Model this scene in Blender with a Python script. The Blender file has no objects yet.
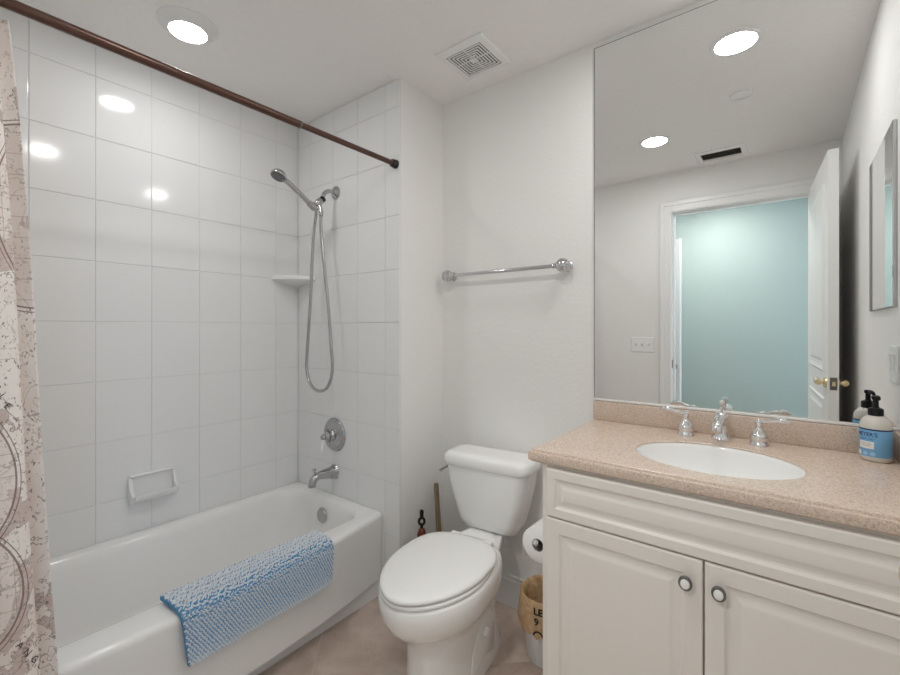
import bpy, bmesh, math, random
from mathutils import Vector, Matrix, noise as mnoise
random.seed(7)
PI = math.pi
S = bpy.context.scene
COL = S.collection

# ------------------------------------------------------------------ camera
cam_d = bpy.data.cameras.new('camera')
cam = bpy.data.objects.new('camera', cam_d)
COL.objects.link(cam)
cam_d.sensor_width = 36.0
cam_d.lens = 436.0 * 36.0 / 900.0
cam_d.shift_y = -9.1 / 900.0
cam_d.clip_start = 0.02
cam.location = (0, 0, 1.281)
cam.rotation_euler = (math.radians(90), 0, math.radians(38.0))
S.camera = cam

# ------------------------------------------------------------------ world (daylight seen through the hall window), exposure
W = bpy.data.worlds.new('sky')
S.world = W
W.use_nodes = True
W.node_tree.nodes['Background'].inputs[0].default_value = (0.60, 0.82, 1.0, 1)
W.node_tree.nodes['Background'].inputs[1].default_value = 6.5
S.view_settings.view_transform = 'Standard'
S.view_settings.look = 'None'
S.view_settings.exposure = 0.07
S.view_settings.gamma = 1.0
S.view_settings.use_curve_mapping = False
S.cycles.use_denoising = True
S.cycles.sample_clamp_indirect = 6.0
S.cycles.max_bounces = 16
S.cycles.diffuse_bounces = 8
S.cycles.glossy_bounces = 8
S.cycles.transmission_bounces = 8
LAMP = (1.0, 0.98, 0.96)
LAMP_TUB, LAMP_MID, LAMP_VANITY, LAMP_HALL = 66.0, 102.0, 81.0, 260.0

# ------------------------------------------------------------------ dimensions
YB = 1.7617      # back wall with mirror, toilet, towel bar
YS = 1.4447      # tiled shower-head wall
XR = -1.4256     # return wall between the two
XT = -2.2435     # tiled long wall
XW = 0.25        # right wall
YR = -0.07       # rear wall with the doorway
ZC = 2.44

# ------------------------------------------------------------------ materials
def nt(name):
    m = bpy.data.materials.new(name); m.use_nodes = True
    return m, m.node_tree, m.node_tree.nodes['Principled BSDF']

def simple(name, col, rough=0.5, metal=0.0, spec=0.5, coat=0.0, trans=0.0, ior=1.45):
    m, t, b = nt(name)
    b.inputs['Base Color'].default_value = (*col, 1)
    b.inputs['Roughness'].default_value = rough
    b.inputs['Metallic'].default_value = metal
    b.inputs['Specular IOR Level'].default_value = spec
    b.inputs['Coat Weight'].default_value = coat
    b.inputs['Coat Roughness'].default_value = 0.05
    b.inputs['Transmission Weight'].default_value = trans
    b.inputs['IOR'].default_value = ior
    return m

def N(t, kind, **kw):
    n = t.nodes.new(kind)
    for k, v in kw.items():
        if k in n.inputs.keys():
            n.inputs[k].default_value = v
        else:
            setattr(n, k, v)
    return n

def ramp(t, stops):
    r = t.nodes.new('ShaderNodeValToRGB')
    el = r.color_ramp.elements
    while len(el) < len(stops): el.new(0.5)
    for e, (p, c) in zip(el, stops):
        e.position = p; e.color = (*c, 1)
    return r

def add_bump(t, b, src, strength, dist=0.01):
    bp = N(t, 'ShaderNodeBump', Strength=strength, Distance=dist)
    t.links.new(src, bp.inputs['Height'])
    t.links.new(bp.outputs['Normal'], b.inputs['Normal'])

def plaster(name, col, scale, strength, rough=0.6):
    m = simple(name, col, rough)
    t = m.node_tree; b = t.nodes['Principled BSDF']
    tc = N(t, 'ShaderNodeTexCoord')
    nz = N(t, 'ShaderNodeTexNoise', Scale=scale, Detail=4.0, Roughness=0.55)
    t.links.new(tc.outputs['Object'], nz.inputs['Vector'])
    r = ramp(t, [(0.42, (0, 0, 0)), (0.62, (1, 1, 1))])
    t.links.new(nz.outputs['Fac'], r.inputs['Fac'])
    add_bump(t, b, r.outputs['Color'], strength, 0.004)
    return m

M = {}
M['wall'] = plaster('painted wall', (0.845, 0.838, 0.825), 70, 0.10, 0.55)
M['ceiling'] = plaster('knockdown ceiling', (0.875, 0.86, 0.845), 38, 0.30, 0.7)
M['aqua'] = plaster('aqua hall wall', (0.365, 0.435, 0.415), 60, 0.10, 0.55)
M['tile'] = simple('white glazed tile', (0.815, 0.82, 0.825), 0.10)
M['grout'] = simple('pale grout', (0.775, 0.775, 0.77), 0.7)
M['matte'] = simple('matte white enamel', (0.80, 0.80, 0.79), 0.75, spec=0.1)
M['trim'] = simple('white trim paint', (0.84, 0.84, 0.835), 0.35)
M['porcelain'] = simple('vitreous china', (0.87, 0.87, 0.86), 0.12, coat=0.3)
M['tub'] = simple('enamel tub', (0.83, 0.83, 0.825), 0.14, coat=0.2)
M['plastic'] = simple('white plastic', (0.85, 0.85, 0.84), 0.22)
M['chrome'] = simple('polished chrome', (0.80, 0.80, 0.81), 0.09, 1.0)
M['gchrome'] = simple('grey chrome', (0.60, 0.60, 0.61), 0.13, 1.0)
M['dchrome'] = simple('aged chrome', (0.48, 0.48, 0.49), 0.17, 1.0)
M['nozzle'] = simple('dark grey rubber nozzles', (0.20, 0.20, 0.21), 0.5)
M['black'] = simple('black plastic', (0.010, 0.010, 0.011), 0.38, spec=0.25)
M['dark'] = simple('dark void', (0.015, 0.015, 0.015), 0.9)
M['vent_dark'] = simple('dark duct', (0.05, 0.05, 0.048), 0.8)
M['brass'] = simple('satin brass', (0.83, 0.70, 0.45), 0.25, 1.0)
M['pewter'] = simple('pewter', (0.20, 0.19, 0.18), 0.35, 0.9)
M['mirror'] = simple('mirror glass', (0.885, 0.90, 0.895), 0.0, 1.0)
M['mirror_edge'] = simple('dark mirror edge', (0.09, 0.10, 0.10), 0.3)
M['rod'] = simple('oil rubbed bronze rod', (0.105, 0.055, 0.042), 0.28, 0.45)
M['rodcap'] = simple('black rod cap', (0.02, 0.018, 0.017), 0.3)
M['cabinet'] = simple('cream thermofoil', (0.79, 0.745, 0.70), 0.34)
M['paper'] = simple('toilet tissue', (0.86, 0.855, 0.84), 0.9)
M['cardboard'] = simple('grey cardboard', (0.27, 0.24, 0.21), 0.9)
M['ink'] = simple('black ink', (0.012, 0.012, 0.012), 0.7)
M['mapink'] = simple('brown map ink', (0.10, 0.065, 0.055), 0.9)
M['white_bin'] = simple('white bin enamel', (0.74, 0.75, 0.76), 0.35)
M['matback'] = simple('blue mat binding', (0.10, 0.27, 0.47), 0.9)
M['amber'] = simple('dark amber', (0.13, 0.022, 0.012), 0.22)
M['soap'] = simple('clear bottle with pale soap', (0.62, 0.60, 0.55), 0.14)
M['label_blue'] = simple('blue label', (0.17, 0.40, 0.66), 0.45)
M['label_navy'] = simple('navy print', (0.015, 0.035, 0.12), 0.5)
M['label_white'] = simple('white label panel', (0.80, 0.79, 0.77), 0.5)
M['label_pale'] = simple('pale blue print', (0.34, 0.55, 0.78), 0.5)
M['lead'] = simple('grey print', (0.40, 0.38, 0.37), 0.6)

def emit(name, col, s):
    m, t, b = nt(name)
    b.inputs['Base Color'].default_value = (0.9, 0.9, 0.9, 1)
    b.inputs['Emission Color'].default_value = (*col, 1)
    b.inputs['Emission Strength'].default_value = s
    return m

def wood_handle():
    m, t, b = nt('olive wood handle')
    tc = N(t, 'ShaderNodeTexCoord')
    mp = N(t, 'ShaderNodeMapping'); mp.inputs['Scale'].default_value = (60, 60, 8)
    nz = N(t, 'ShaderNodeTexNoise', Scale=1.0, Detail=3.0)
    t.links.new(tc.outputs['Object'], mp.inputs[0]); t.links.new(mp.outputs[0], nz.inputs['Vector'])
    r = ramp(t, [(0.3, (0.20, 0.145, 0.085)), (0.7, (0.33, 0.26, 0.16))])
    t.links.new(nz.outputs['Fac'], r.inputs[0]); t.links.new(r.outputs[0], b.inputs['Base Color'])
    b.inputs['Roughness'].default_value = 0.5
    return m
M['stick'] = wood_handle()

def counter_mat():
    m, t, b = nt('speckled beige solid surface')
    tc = N(t, 'ShaderNodeTexCoord')
    v = N(t, 'ShaderNodeTexVoronoi', Scale=420.0)
    nz = N(t, 'ShaderNodeTexNoise', Scale=190.0, Detail=3.0, Roughness=0.7)
    t.links.new(tc.outputs['Object'], v.inputs['Vector']); t.links.new(tc.outputs['Object'], nz.inputs['Vector'])
    r1 = ramp(t, [(0.30, (0.46, 0.355, 0.28)), (0.5, (0.64, 0.515, 0.425)), (0.72, (0.77, 0.65, 0.56))])
    t.links.new(nz.outputs['Fac'], r1.inputs[0])
    sep = N(t, 'ShaderNodeSeparateColor')
    t.links.new(v.outputs['Color'], sep.inputs[0])
    r2 = ramp(t, [(0.0, (0.30, 0.215, 0.165)), (0.14, (0.30, 0.215, 0.165)), (0.17, (0.66, 0.53, 0.44)), (0.9, (0.66, 0.53, 0.44)), (0.94, (0.84, 0.75, 0.67))])
    t.links.new(sep.outputs[0], r2.inputs[0])
    mx = N(t, 'ShaderNodeMix', data_type='RGBA'); mx.inputs['Factor'].default_value = 0.38
    t.links.new(r1.outputs[0], mx.inputs['A']); t.links.new(r2.outputs[0], mx.inputs['B'])
    t.links.new(mx.outputs['Result'], b.inputs['Base Color'])
    b.inputs['Roughness'].default_value = 0.24
    return m
M['counter'] = counter_mat()

def floor_mat():
    m, t, b = nt('brown diagonal floor tile')
    tc = N(t, 'ShaderNodeTexCoord')
    mp = N(t, 'ShaderNodeMapping')
    # tiles 0.457 m laid at 45 degrees
    a = math.radians(-45)
    mp.inputs['Rotation'].default_value = (0, 0, a)
    t.links.new(tc.outputs['Object'], mp.inputs[0])
    sx = N(t, 'ShaderNodeSeparateXYZ'); t.links.new(mp.outputs[0], sx.inputs[0])
    # after rotation by -45: X' = (x+y)/sqrt2 ; Y' = (y-x)/sqrt2
    outs = []
    ids = []
    for ax, off in (('X', -0.438 / math.sqrt(2)), ('Y', 2.308 / math.sqrt(2))):
        s = N(t, 'ShaderNodeMath', operation='SUBTRACT'); s.inputs[1].default_value = off
        t.links.new(sx.outputs[ax], s.inputs[0])
        d = N(t, 'ShaderNodeMath', operation='DIVIDE'); d.inputs[1].default_value = 0.457
        t.links.new(s.outputs[0], d.inputs[0])
        fl = N(t, 'ShaderNodeMath', operation='FLOOR'); t.links.new(d.outputs[0], fl.inputs[0]); ids.append(fl)
        fr = N(t, 'ShaderNodeMath', operation='PINGPONG'); fr.inputs[1].default_value = 0.5
        t.links.new(d.outputs[0], fr.inputs[0])
        lt = N(t, 'ShaderNodeMath', operation='LESS_THAN'); lt.inputs[1].default_value = 0.0065
        t.links.new(fr.outputs[0], lt.inputs[0]); outs.append(lt)
    g = N(t, 'ShaderNodeMath', operation='MAXIMUM')
    t.links.new(outs[0].outputs[0], g.inputs[0]); t.links.new(outs[1].outputs[0], g.inputs[1])
    cb = N(t, 'ShaderNodeCombineXYZ')
    t.links.new(ids[0].outputs[0], cb.inputs[0]); t.links.new(ids[1].outputs[0], cb.inputs[1])
    wn = N(t, 'ShaderNodeTexWhiteNoise'); t.links.new(cb.outputs[0], wn.inputs[0])
    ad = N(t, 'ShaderNodeVectorMath', operation='MULTIPLY_ADD')
    t.links.new(wn.outputs['Color'], ad.inputs[0]); ad.inputs[1].default_value = (9, 9, 9)
    t.links.new(tc.outputs['Object'], ad.inputs[2])
    n1 = N(t, 'ShaderNodeTexNoise', Scale=6.5, Detail=6.0, Roughness=0.62, Distortion=0.6)
    t.links.new(ad.outputs[0], n1.inputs['Vector'])
    r = ramp(t, [(0.25, (0.42, 0.325, 0.27)), (0.5, (0.60, 0.475, 0.405)), (0.75, (0.74, 0.615, 0.54))])
    t.links.new(n1.outputs['Fac'], r.inputs[0])
    mx = N(t, 'ShaderNodeMix', data_type='RGBA')
    t.links.new(g.outputs[0], mx.inputs['Factor'])
    t.links.new(r.outputs[0], mx.inputs['A']); mx.inputs['B'].default_value = (0.62, 0.53, 0.46, 1)
    t.links.new(mx.outputs['Result'], b.inputs['Base Color'])
    b.inputs['Roughness'].default_value = 0.38
    inv = N(t, 'ShaderNodeMath', operation='SUBTRACT'); inv.inputs[0].default_value = 1.0
    t.links.new(g.outputs[0], inv.inputs[1])
    add_bump(t, b, inv.outputs[0], 0.4, 0.002)
    return m
M['floor'] = floor_mat()

def bag_mat():
    m, t, b = nt('crumpled kraft paper')
    tc = N(t, 'ShaderNodeTexCoord')
    n1 = N(t, 'ShaderNodeTexNoise', Scale=28.0, Detail=4.0, Distortion=0.8)
    t.links.new(tc.outputs['Object'], n1.inputs['Vector'])
    r = ramp(t, [(0.3, (0.42, 0.26, 0.13)), (0.7, (0.64, 0.46, 0.28))])
    t.links.new(n1.outputs['Fac'], r.inputs[0]); t.links.new(r.outputs[0], b.inputs['Base Color'])
    b.inputs['Roughness'].default_value = 0.8
    add_bump(t, b, n1.outputs['Fac'], 0.5, 0.01)
    return m
M['bag'] = bag_mat()

def pile_mat():
    m, t, b = nt('blue and white chenille')
    at = N(t, 'ShaderNodeAttribute', attribute_name='tuft')
    t.links.new(at.outputs['Color'], b.inputs['Base Color'])
    b.inputs['Roughness'].default_value = 0.95
    b.inputs['Sheen Weight'].default_value = 0.2
    return m
M['pile'] = pile_mat()

def curtain_mat():
    m, t, b = nt('old map print cloth')
    uv = N(t, 'ShaderNodeUVMap', uv_map='cloth')
    def noise_(scale, detail=3.0, rough=0.5, dist=0.0, off=(0, 0, 0), sc=(1, 1, 1)):
        mp = N(t, 'ShaderNodeMapping'); mp.inputs['Location'].default_value = off; mp.inputs['Scale'].default_value = sc
        t.links.new(uv.outputs[0], mp.inputs[0])
        n = N(t, 'ShaderNodeTexNoise', Scale=scale, Detail=detail, Roughness=rough, Distortion=dist)
        t.links.new(mp.outputs[0], n.inputs['Vector'])
        return n.outputs['Fac']
    def mth(op, a, bb=None, c=None):
        n = N(t, 'ShaderNodeMath', operation=op)
        for i, x in enumerate((a, bb, c)):
            if x is None: continue
            if isinstance(x, (int, float)): n.inputs[i].default_value = x
            else: t.links.new(x, n.inputs[i])
        return n.outputs[0]
    def mix(f, a, c):
        n = N(t, 'ShaderNodeMix', data_type='RGBA')
        if isinstance(f, float): n.inputs['Factor'].default_value = f
        else: t.links.new(f, n.inputs['Factor'])
        for key, x in (('A', a), ('B', c)):
            if isinstance(x, tuple): n.inputs[key].default_value = (*x, 1)
            else: t.links.new(x, n.inputs[key])
        return n.outputs['Result']
    base_r = ramp(t, [(0.3, (0.77, 0.69, 0.645)), (0.55, (0.88, 0.83, 0.795)), (0.75, (0.83, 0.76, 0.72))])
    t.links.new(noise_(6.0, 4.0), base_r.inputs[0])
    land = noise_(5.0, 6.0, 0.6, 0.6, (3.1, 1.7, 0))
    land2 = noise_(9.0, 5.0, 0.6, 0.4, (7.3, 4.1, 0))
    lm = ramp(t, [(0.585, (0, 0, 0)), (0.60, (1, 1, 1))]); t.links.new(land, lm.inputs[0])
    col = mix(mth('MULTIPLY', lm.outputs[0], 0.7), base_r.outputs[0], (0.50, 0.37, 0.335))
    # coast lines and contour hatching
    c1 = mth('LESS_THAN', mth('ABSOLUTE', mth('SUBTRACT', land, 0.585)), 0.006)
    c2 = mth('LESS_THAN', mth('PINGPONG', mth('MULTIPLY', land2, 9.0), 0.5), 0.045)
    c3 = mth('LESS_THAN', mth('ABSOLUTE', mth('SUBTRACT', land2, 0.44)), 0.006)
    # tiny lettering like flecks
    fl = mth('GREATER_THAN', noise_(75.0, 2.0, 0.6, 0.3, (0, 0, 0), (1.5, 1.0, 1)), 0.63)
    msk = mth('GREATER_THAN', noise_(7.0, 2.0, 0.5, 0.0, (1.2, 8.8, 0)), 0.46)
    fl = mth('MULTIPLY', fl, msk)
    col = mix(mth('MULTIPLY', c2, 0.35), col, (0.24, 0.165, 0.14))
    col = mix(mth('MULTIPLY', mth('MAXIMUM', c1, c3), 0.5), col, (0.13, 0.085, 0.07))
    col = mix(mth('MULTIPLY', fl, 0.65), col, (0.09, 0.06, 0.055))
    # hemisphere circles with a graticule
    sx = N(t, 'ShaderNodeSeparateXYZ'); t.links.new(uv.outputs[0], sx.inputs[0])
    for (cu, cv, rad) in ((0.20, 0.95, 0.20), (0.235, 0.70, 0.165), (0.60, 1.55, 0.22)):
        du = mth('SUBTRACT', sx.outputs[0], cu); dv = mth('SUBTRACT', sx.outputs[1], cv)
        d = mth('SQRT', mth('ADD', mth('MULTIPLY', du, du), mth('MULTIPLY', dv, dv)))
        ins = mth('LESS_THAN', d, rad)
        gr = mth('MAXIMUM', mth('LESS_THAN', mth('PINGPONG', mth('MULTIPLY', du, 20.0), 0.5), 0.02),
                 mth('LESS_THAN', mth('PINGPONG', mth('MULTIPLY', dv, 20.0), 0.5), 0.02))
        col = mix(mth('MULTIPLY', ins, 0.35), col, (0.74, 0.65, 0.605))
        col = mix(mth('MULTIPLY', mth('MULTIPLY', gr, ins), 0.45), col, (0.30, 0.21, 0.18))
        rg = mth('LESS_THAN', mth('ABSOLUTE', mth('SUBTRACT', d, rad)), 0.0022)
        rg2 = mth('LESS_THAN', mth('ABSOLUTE', mth('SUBTRACT', d, rad + 0.010)), 0.0012)
        col = mix(mth('MULTIPLY', mth('MAXIMUM', rg, rg2), 0.8), col, (0.17, 0.105, 0.09))
    t.links.new(col, b.inputs['Base Color'])
    b.inputs['Roughness'].default_value = 0.75
    b.inputs['Sheen Weight'].default_value = 0.1
    return m
M['curtain'] = curtain_mat()

# ------------------------------------------------------------------ mesh helpers
def catmull(pts, n=8):
    P = [Vector(p) for p in pts]
    out = []
    for i in range(len(P) - 1):
        p0 = P[max(i - 1, 0)]; p1 = P[i]; p2 = P[i + 1]; p3 = P[min(i + 2, len(P) - 1)]
        for k in range(n):
            s = k / n
            out.append(0.5 * ((2 * p1) + (-p0 + p2) * s + (2 * p0 - 5 * p1 + 4 * p2 - p3) * s * s + (-p0 + 3 * p1 - 3 * p2 + p3) * s ** 3))
    out.append(P[-1])
    return out

def text_polys(body, size, bold=0.0):
    cu = bpy.data.curves.new('tmp_text', 'FONT')
    cu.body = body; cu.size = size; cu.align_x = 'CENTER'; cu.align_y = 'CENTER'
    cu.resolution_u = 3; cu.offset = bold * size
    ob = bpy.data.objects.new('tmp_text', cu); COL.objects.link(ob)
    dg = bpy.context.evaluated_depsgraph_get(); dg.update()
    me = ob.evaluated_get(dg).to_mesh()
    v = [x.co.copy() for x in me.vertices]; f = [tuple(p.vertices) for p in me.polygons]
    ob.evaluated_get(dg).to_mesh_clear()
    bpy.data.objects.remove(ob); bpy.data.curves.remove(cu)
    return v, f

class MB:
    def __init__(self):
        self.bm = bmesh.new(); self.mat = 0
    def face(self, vs):
        try:
            f = self.bm.faces.new(vs); f.material_index = self.mat
            return f
        except ValueError:
            return None
    def quadpts(self, pts):
        return self.face([self.bm.verts.new(p) for p in pts])
    def box(self, x0, x1, y0, y1, z0, z1, bev=0.0, seg=2):
        v = [self.bm.verts.new((x, y, z)) for x in (x0, x1) for y in (y0, y1) for z in (z0, z1)]
        fs = [(0, 1, 3, 2), (4, 6, 7, 5), (0, 4, 5, 1), (2, 3, 7, 6), (0, 2, 6, 4), (1, 5, 7, 3)]
        faces = [self.face([v[i] for i in f]) for f in fs]
        if bev > 0:
            ed = {e for f in faces for e in f.edges}
            r = bmesh.ops.bevel(self.bm, geom=list(ed), offset=bev, segments=seg, affect='EDGES', profile=0.5)
            for f in r['faces']: f.material_index = self.mat
        return self
    def obox(self, c, ux, uy, hx, hy, z0, z1):
        # box with horizontal axes ux, uy
        c = Vector(c); ux = Vector(ux).normalized(); uy = Vector(uy).normalized()
        r = [[c + ux * a * hx + uy * b * hy + Vector((0, 0, z)) for a, b in ((-1, -1), (1, -1), (1, 1), (-1, 1))] for z in (z0, z1)]
        self.loft(r, True, True); return self
    def loft(self, rings, cap0=False, cap1=False, closed=True):
        R = [[self.bm.verts.new(p) for p in ring] for ring in rings]
        n = len(R[0])
        for a, b in zip(R, R[1:]):
            for i in range(n if closed else n - 1):
                j = (i + 1) % n
                self.face([a[i], a[j], b[j], b[i]])
        if cap0: self.face(list(reversed(R[0])))
        if cap1: self.face(R[-1])
        return R
    def fan(self, ring, centre):
        c = self.bm.verts.new(centre)
        for i in range(len(ring)): self.face([ring[i], ring[(i + 1) % len(ring)], c])
    def lathe(self, prof, origin, axis=(0, 0, 1), n=32, sx=1.0, sy=1.0, up=None):
        ax = Vector(axis).normalized(); o = Vector(origin)
        ref = Vector(up) if up else (Vector((1, 0, 0)) if abs(ax.x) < 0.9 else Vector((0, 1, 0)))
        u = (ref - ax * ref.dot(ax)).normalized(); w = ax.cross(u)
        prev = None
        for r, h in prof:
            if r <= 1e-7:
                cur = [self.bm.verts.new(o + ax * h)]
            else:
                cur = [self.bm.verts.new(o + ax * h + u * (sx * r * math.cos(2 * PI * k / n)) + w * (sy * r * math.sin(2 * PI * k / n))) for k in range(n)]
            if prev:
                for k in range(n):
                    j = (k + 1) % n
                    if len(prev) == 1 and len(cur) == 1: break
                    if len(prev) == 1: self.face([prev[0], cur[j], cur[k]])
                    elif len(cur) == 1: self.face([prev[k], prev[j], cur[0]])
                    else: self.face([prev[k], prev[j], cur[j], cur[k]])
            prev = cur
        return self
    def tube(self, pts, r, n=12, caps=True):
        P = [Vector(p) for p in pts]
        rr = r if isinstance(r, (list, tuple)) else [r] * len(P)
        tg = []
        for i in range(len(P)):
            a = P[max(i - 1, 0)]; b = P[min(i + 1, len(P) - 1)]
            tg.append((b - a).normalized())
        ref = Vector((0, 0, 1)) if abs(tg[0].z) < 0.9 else Vector((1, 0, 0))
        u = (ref - tg[0] * ref.dot(tg[0])).normalized()
        rings = []
        for i, p in enumerate(P):
            u = (u - tg[i] * u.dot(tg[i])).normalized(); w = tg[i].cross(u)
            rings.append([p + (u * math.cos(2 * PI * k / n) + w * math.sin(2 * PI * k / n)) * rr[i] for k in range(n)])
        self.loft(rings, caps, caps)
        return self
    def grid(self, P):
        V = [[self.bm.verts.new(p) for p in row] for row in P]
        for a, b in zip(V, V[1:]):
            for i in range(len(a) - 1):
                self.face([a[i], a[i + 1], b[i + 1], b[i]])
        return V
    def ellipsoid(self, c, rx, ry, rz, nu=12, nv=8):
        c = Vector(c); prev = None
        for i in range(nv + 1):
            th = PI * i / nv
            if i in (0, nv): cur = [self.bm.verts.new(c + Vector((0, 0, rz * math.cos(th))))]
            else: cur = [self.bm.verts.new(c + Vector((rx * math.sin(th) * math.cos(2 * PI * k / nu), ry * math.sin(th) * math.sin(2 * PI * k / nu), rz * math.cos(th)))) for k in range(nu)]
            if prev:
                for k in range(nu):
                    j = (k + 1) % nu
                    if len(prev) == 1: self.face([prev[0], cur[k], cur[j]])
                    elif len(cur) == 1: self.face([prev[k], cur[0], prev[j]])
                    else: self.face([prev[k], cur[k], cur[j], prev[j]])
            prev = cur
        return self
    def text(self, body, size, fn, bold=0.0):
        v, f = text_polys(body, size, bold)
        V = [self.bm.verts.new(fn(p.x, p.y)) for p in v]
        for q in f: self.face([V[i] for i in q])
        return self
    def panel(self, x0, x1, z0, z1, y, depth, steps, sign=-1):
        # raised-panel slab in an XZ plane. front at y, body extends depth away from the viewer; steps = (inset, recess)
        rings = [[(x0, y - sign * depth, z0), (x1, y - sign * depth, z0), (x1, y - sign * depth, z1), (x0, y - sign * depth, z1)]]
        for ins, d in steps:
            yy = y - sign * d
            rings.append([(x0 + ins, yy, z0 + ins), (x1 - ins, yy, z0 + ins), (x1 - ins, yy, z1 - ins), (x0 + ins, yy, z1 - ins)])
        self.loft(rings, True, True)
        return self
    def build(self, name, mat, parent=None, angle=38, recalc=True, flat=False):
        if recalc: bmesh.ops.recalc_face_normals(self.bm, faces=self.bm.faces[:])
        me = bpy.data.meshes.new(name)
        off = Vector((0, 0, 0))
        q = parent
        while q is not None:
            off += q.location; q = q.parent
        if off.length > 0:
            for v in self.bm.verts: v.co -= off
        self.bm.to_mesh(me); self.bm.free()
        for mm in (mat if isinstance(mat, (list, tuple)) else [mat]): me.materials.append(mm)
        if not flat:
            for p in me.polygons: p.use_smooth = True
            me.set_sharp_from_angle(angle=math.radians(angle))
        ob = bpy.data.objects.new(name, me); COL.objects.link(ob)
        if parent is not None: ob.parent = parent
        return ob

def empty(name, loc, label, cat, group=None):
    o = bpy.data.objects.new(name, None); COL.objects.link(o)
    o.location = loc; o.empty_display_size = 0.05
    return tag(o, label, cat, group)

def tag(o, label, cat, group=None):
    o['label'] = label; o['category'] = cat
    if group: o['group'] = group
    return o

def struct(o, label=None, cat=None):
    o['kind'] = 'structure'
    if label: o['label'] = label
    if cat: o['category'] = cat
    return o

def rrect(cx, cy, hx, hy, r, z, ns=10, nc=8):
    """rounded rectangle ring, same point count for any size"""
    pts = []
    cs = [(cx + hx - r, cy + hy - r, 0), (cx - hx + r, cy + hy - r, 90), (cx - hx + r, cy - hy + r, 180), (cx + hx - r, cy - hy + r, 270)]
    for k, (ax, ay, a0) in enumerate(cs):
        for i in range(nc + 1):
            a = math.radians(a0 + 90 * i / nc)
            pts.append(Vector((ax + r * math.cos(a), ay + r * math.sin(a), z)))
        bx, by, b0 = cs[(k + 1) % 4]
        a = math.radians(a0 + 90)
        p = Vector((ax + r * math.cos(a), ay + r * math.sin(a), z)); a2 = math.radians(b0)
        q = Vector((bx + r * math.cos(a2), by + r * math.sin(a2), z))
        for i in range(1, ns): pts.append(p.lerp(q, i / ns))
    return pts

# ================================================================== SETTING
struct(MB().box(-2.40, 1.75, -1.45, 1.90, -0.10, 0.0).build('floor', M['floor'], flat=True), 'brown diagonal tile floor', 'floor')
struct(MB().box(-2.40, 1.75, -1.45, 1.90, ZC, ZC + 0.10).build('ceiling', M['ceiling'], flat=True), 'textured off white ceiling', 'ceiling')
struct(MB().box(XR - 0.05, 0.40, YB, YB + 0.12, 0, ZC).build('wall_back', M['wall'], flat=True), 'painted wall behind toilet and vanity', 'wall')
struct(MB().box(XW, XW + 0.12, YR - 0.12, YB, 0, ZC).build('wall_right', M['wall'], flat=True), 'painted wall right of the vanity', 'wall')
struct(MB().box(XR - 0.05, XR, YS + 0.012, YB, 0, ZC).build('wall_return', M['wall'], flat=True), 'short painted wall between tub and toilet', 'wall')

def tile_field(mb, org, du, dv, nrm, u_cuts, v_cuts, gap=0.0022, thick=0.0040):
    """pillow-edged tiles between successive cuts, one mesh"""
    org = Vector(org); du = Vector(du); dv = Vector(dv); nrm = Vector(nrm)
    for a, b in zip(u_cuts, u_cuts[1:]):
        for c, d in zip(v_cuts, v_cuts[1:]):
            rings = []
            for ins, h in ((gap / 2, 0.0), (gap / 2, thick * 0.70), (gap / 2 + 0.0007, thick * 0.90), (gap / 2 + 0.0022, thick)):
                p = [(a + ins, c + ins), (b - ins, c + ins), (b - ins, d - ins), (a + ins, d - ins)]
                rings.append([org + du * x + dv * y + nrm * h for x, y in p])
            mb.loft(rings, False, True)
zs = [0.0, 0.054] + [0.3042 + 0.2512 * i for i in range(8)] + [2.312, ZC - 0.001]
zs = [0.0, 0.054, 0.305, 0.556, 0.808, 1.060, 1.308, 1.556, 1.808, 2.062, 2.313, ZC - 0.001]
ys = [YR, 0.115, 0.3145] + [0.513 + 0.1988 * i for i in range(5)] + [YS]
ys = [YR, 0.1150, 0.3145, 0.5130, 0.7120, 0.9120, 1.1115, 1.3080, YS]
mb = MB(); mb.mat = 1; mb.box(XT - 0.15, XT - 0.0030, YR - 0.05, YS + 0.05, 0, ZC); mb.mat = 0
tile_field(mb, (XT - 0.0040, 0, 0), (0, 1, 0), (0, 0, 1), (1, 0, 0), ys, zs)
struct(mb.build('wall_left', [M['tile'], M['grout']], flat=True), 'white tiled long wall beside the bathtub', 'wall')
xs = [XT, -2.118, -1.919, -1.720, -1.521, XR + 0.0]
mb = MB(); mb.mat = 1; mb.box(XT - 0.10, XR - 0.012, YS + 0.0030, YB, 0, ZC); mb.mat = 0
mb.box(XR - 0.02, XR - 0.0005, YS + 0.004, YS + 0.0118, 0, ZC)
tile_field(mb, (0, YS + 0.0040, 0), (1, 0, 0), (0, 0, 1), (0, -1, 0), xs, zs)
struct(mb.build('wall_shower', [M['tile'], M['grout']], flat=True), 'white tiled wall with the shower fittings', 'wall')

# rear wall with the doorway
DX0, DX1, DH = -0.700, 0.125, 2.145
mb = MB()
mb.box(XT, DX0 - 0.02, YR - 0.12, YR, 0, ZC); mb.box(DX1 + 0.02, XW, YR - 0.12, YR, 0, ZC); mb.box(DX0 - 0.02, DX1 + 0.02, YR - 0.12, YR, DH + 0.02, ZC)
struct(mb.build('wall_rear', M['wall'], flat=True), 'painted wall with the doorway, seen in the mirror', 'wall')
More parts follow.
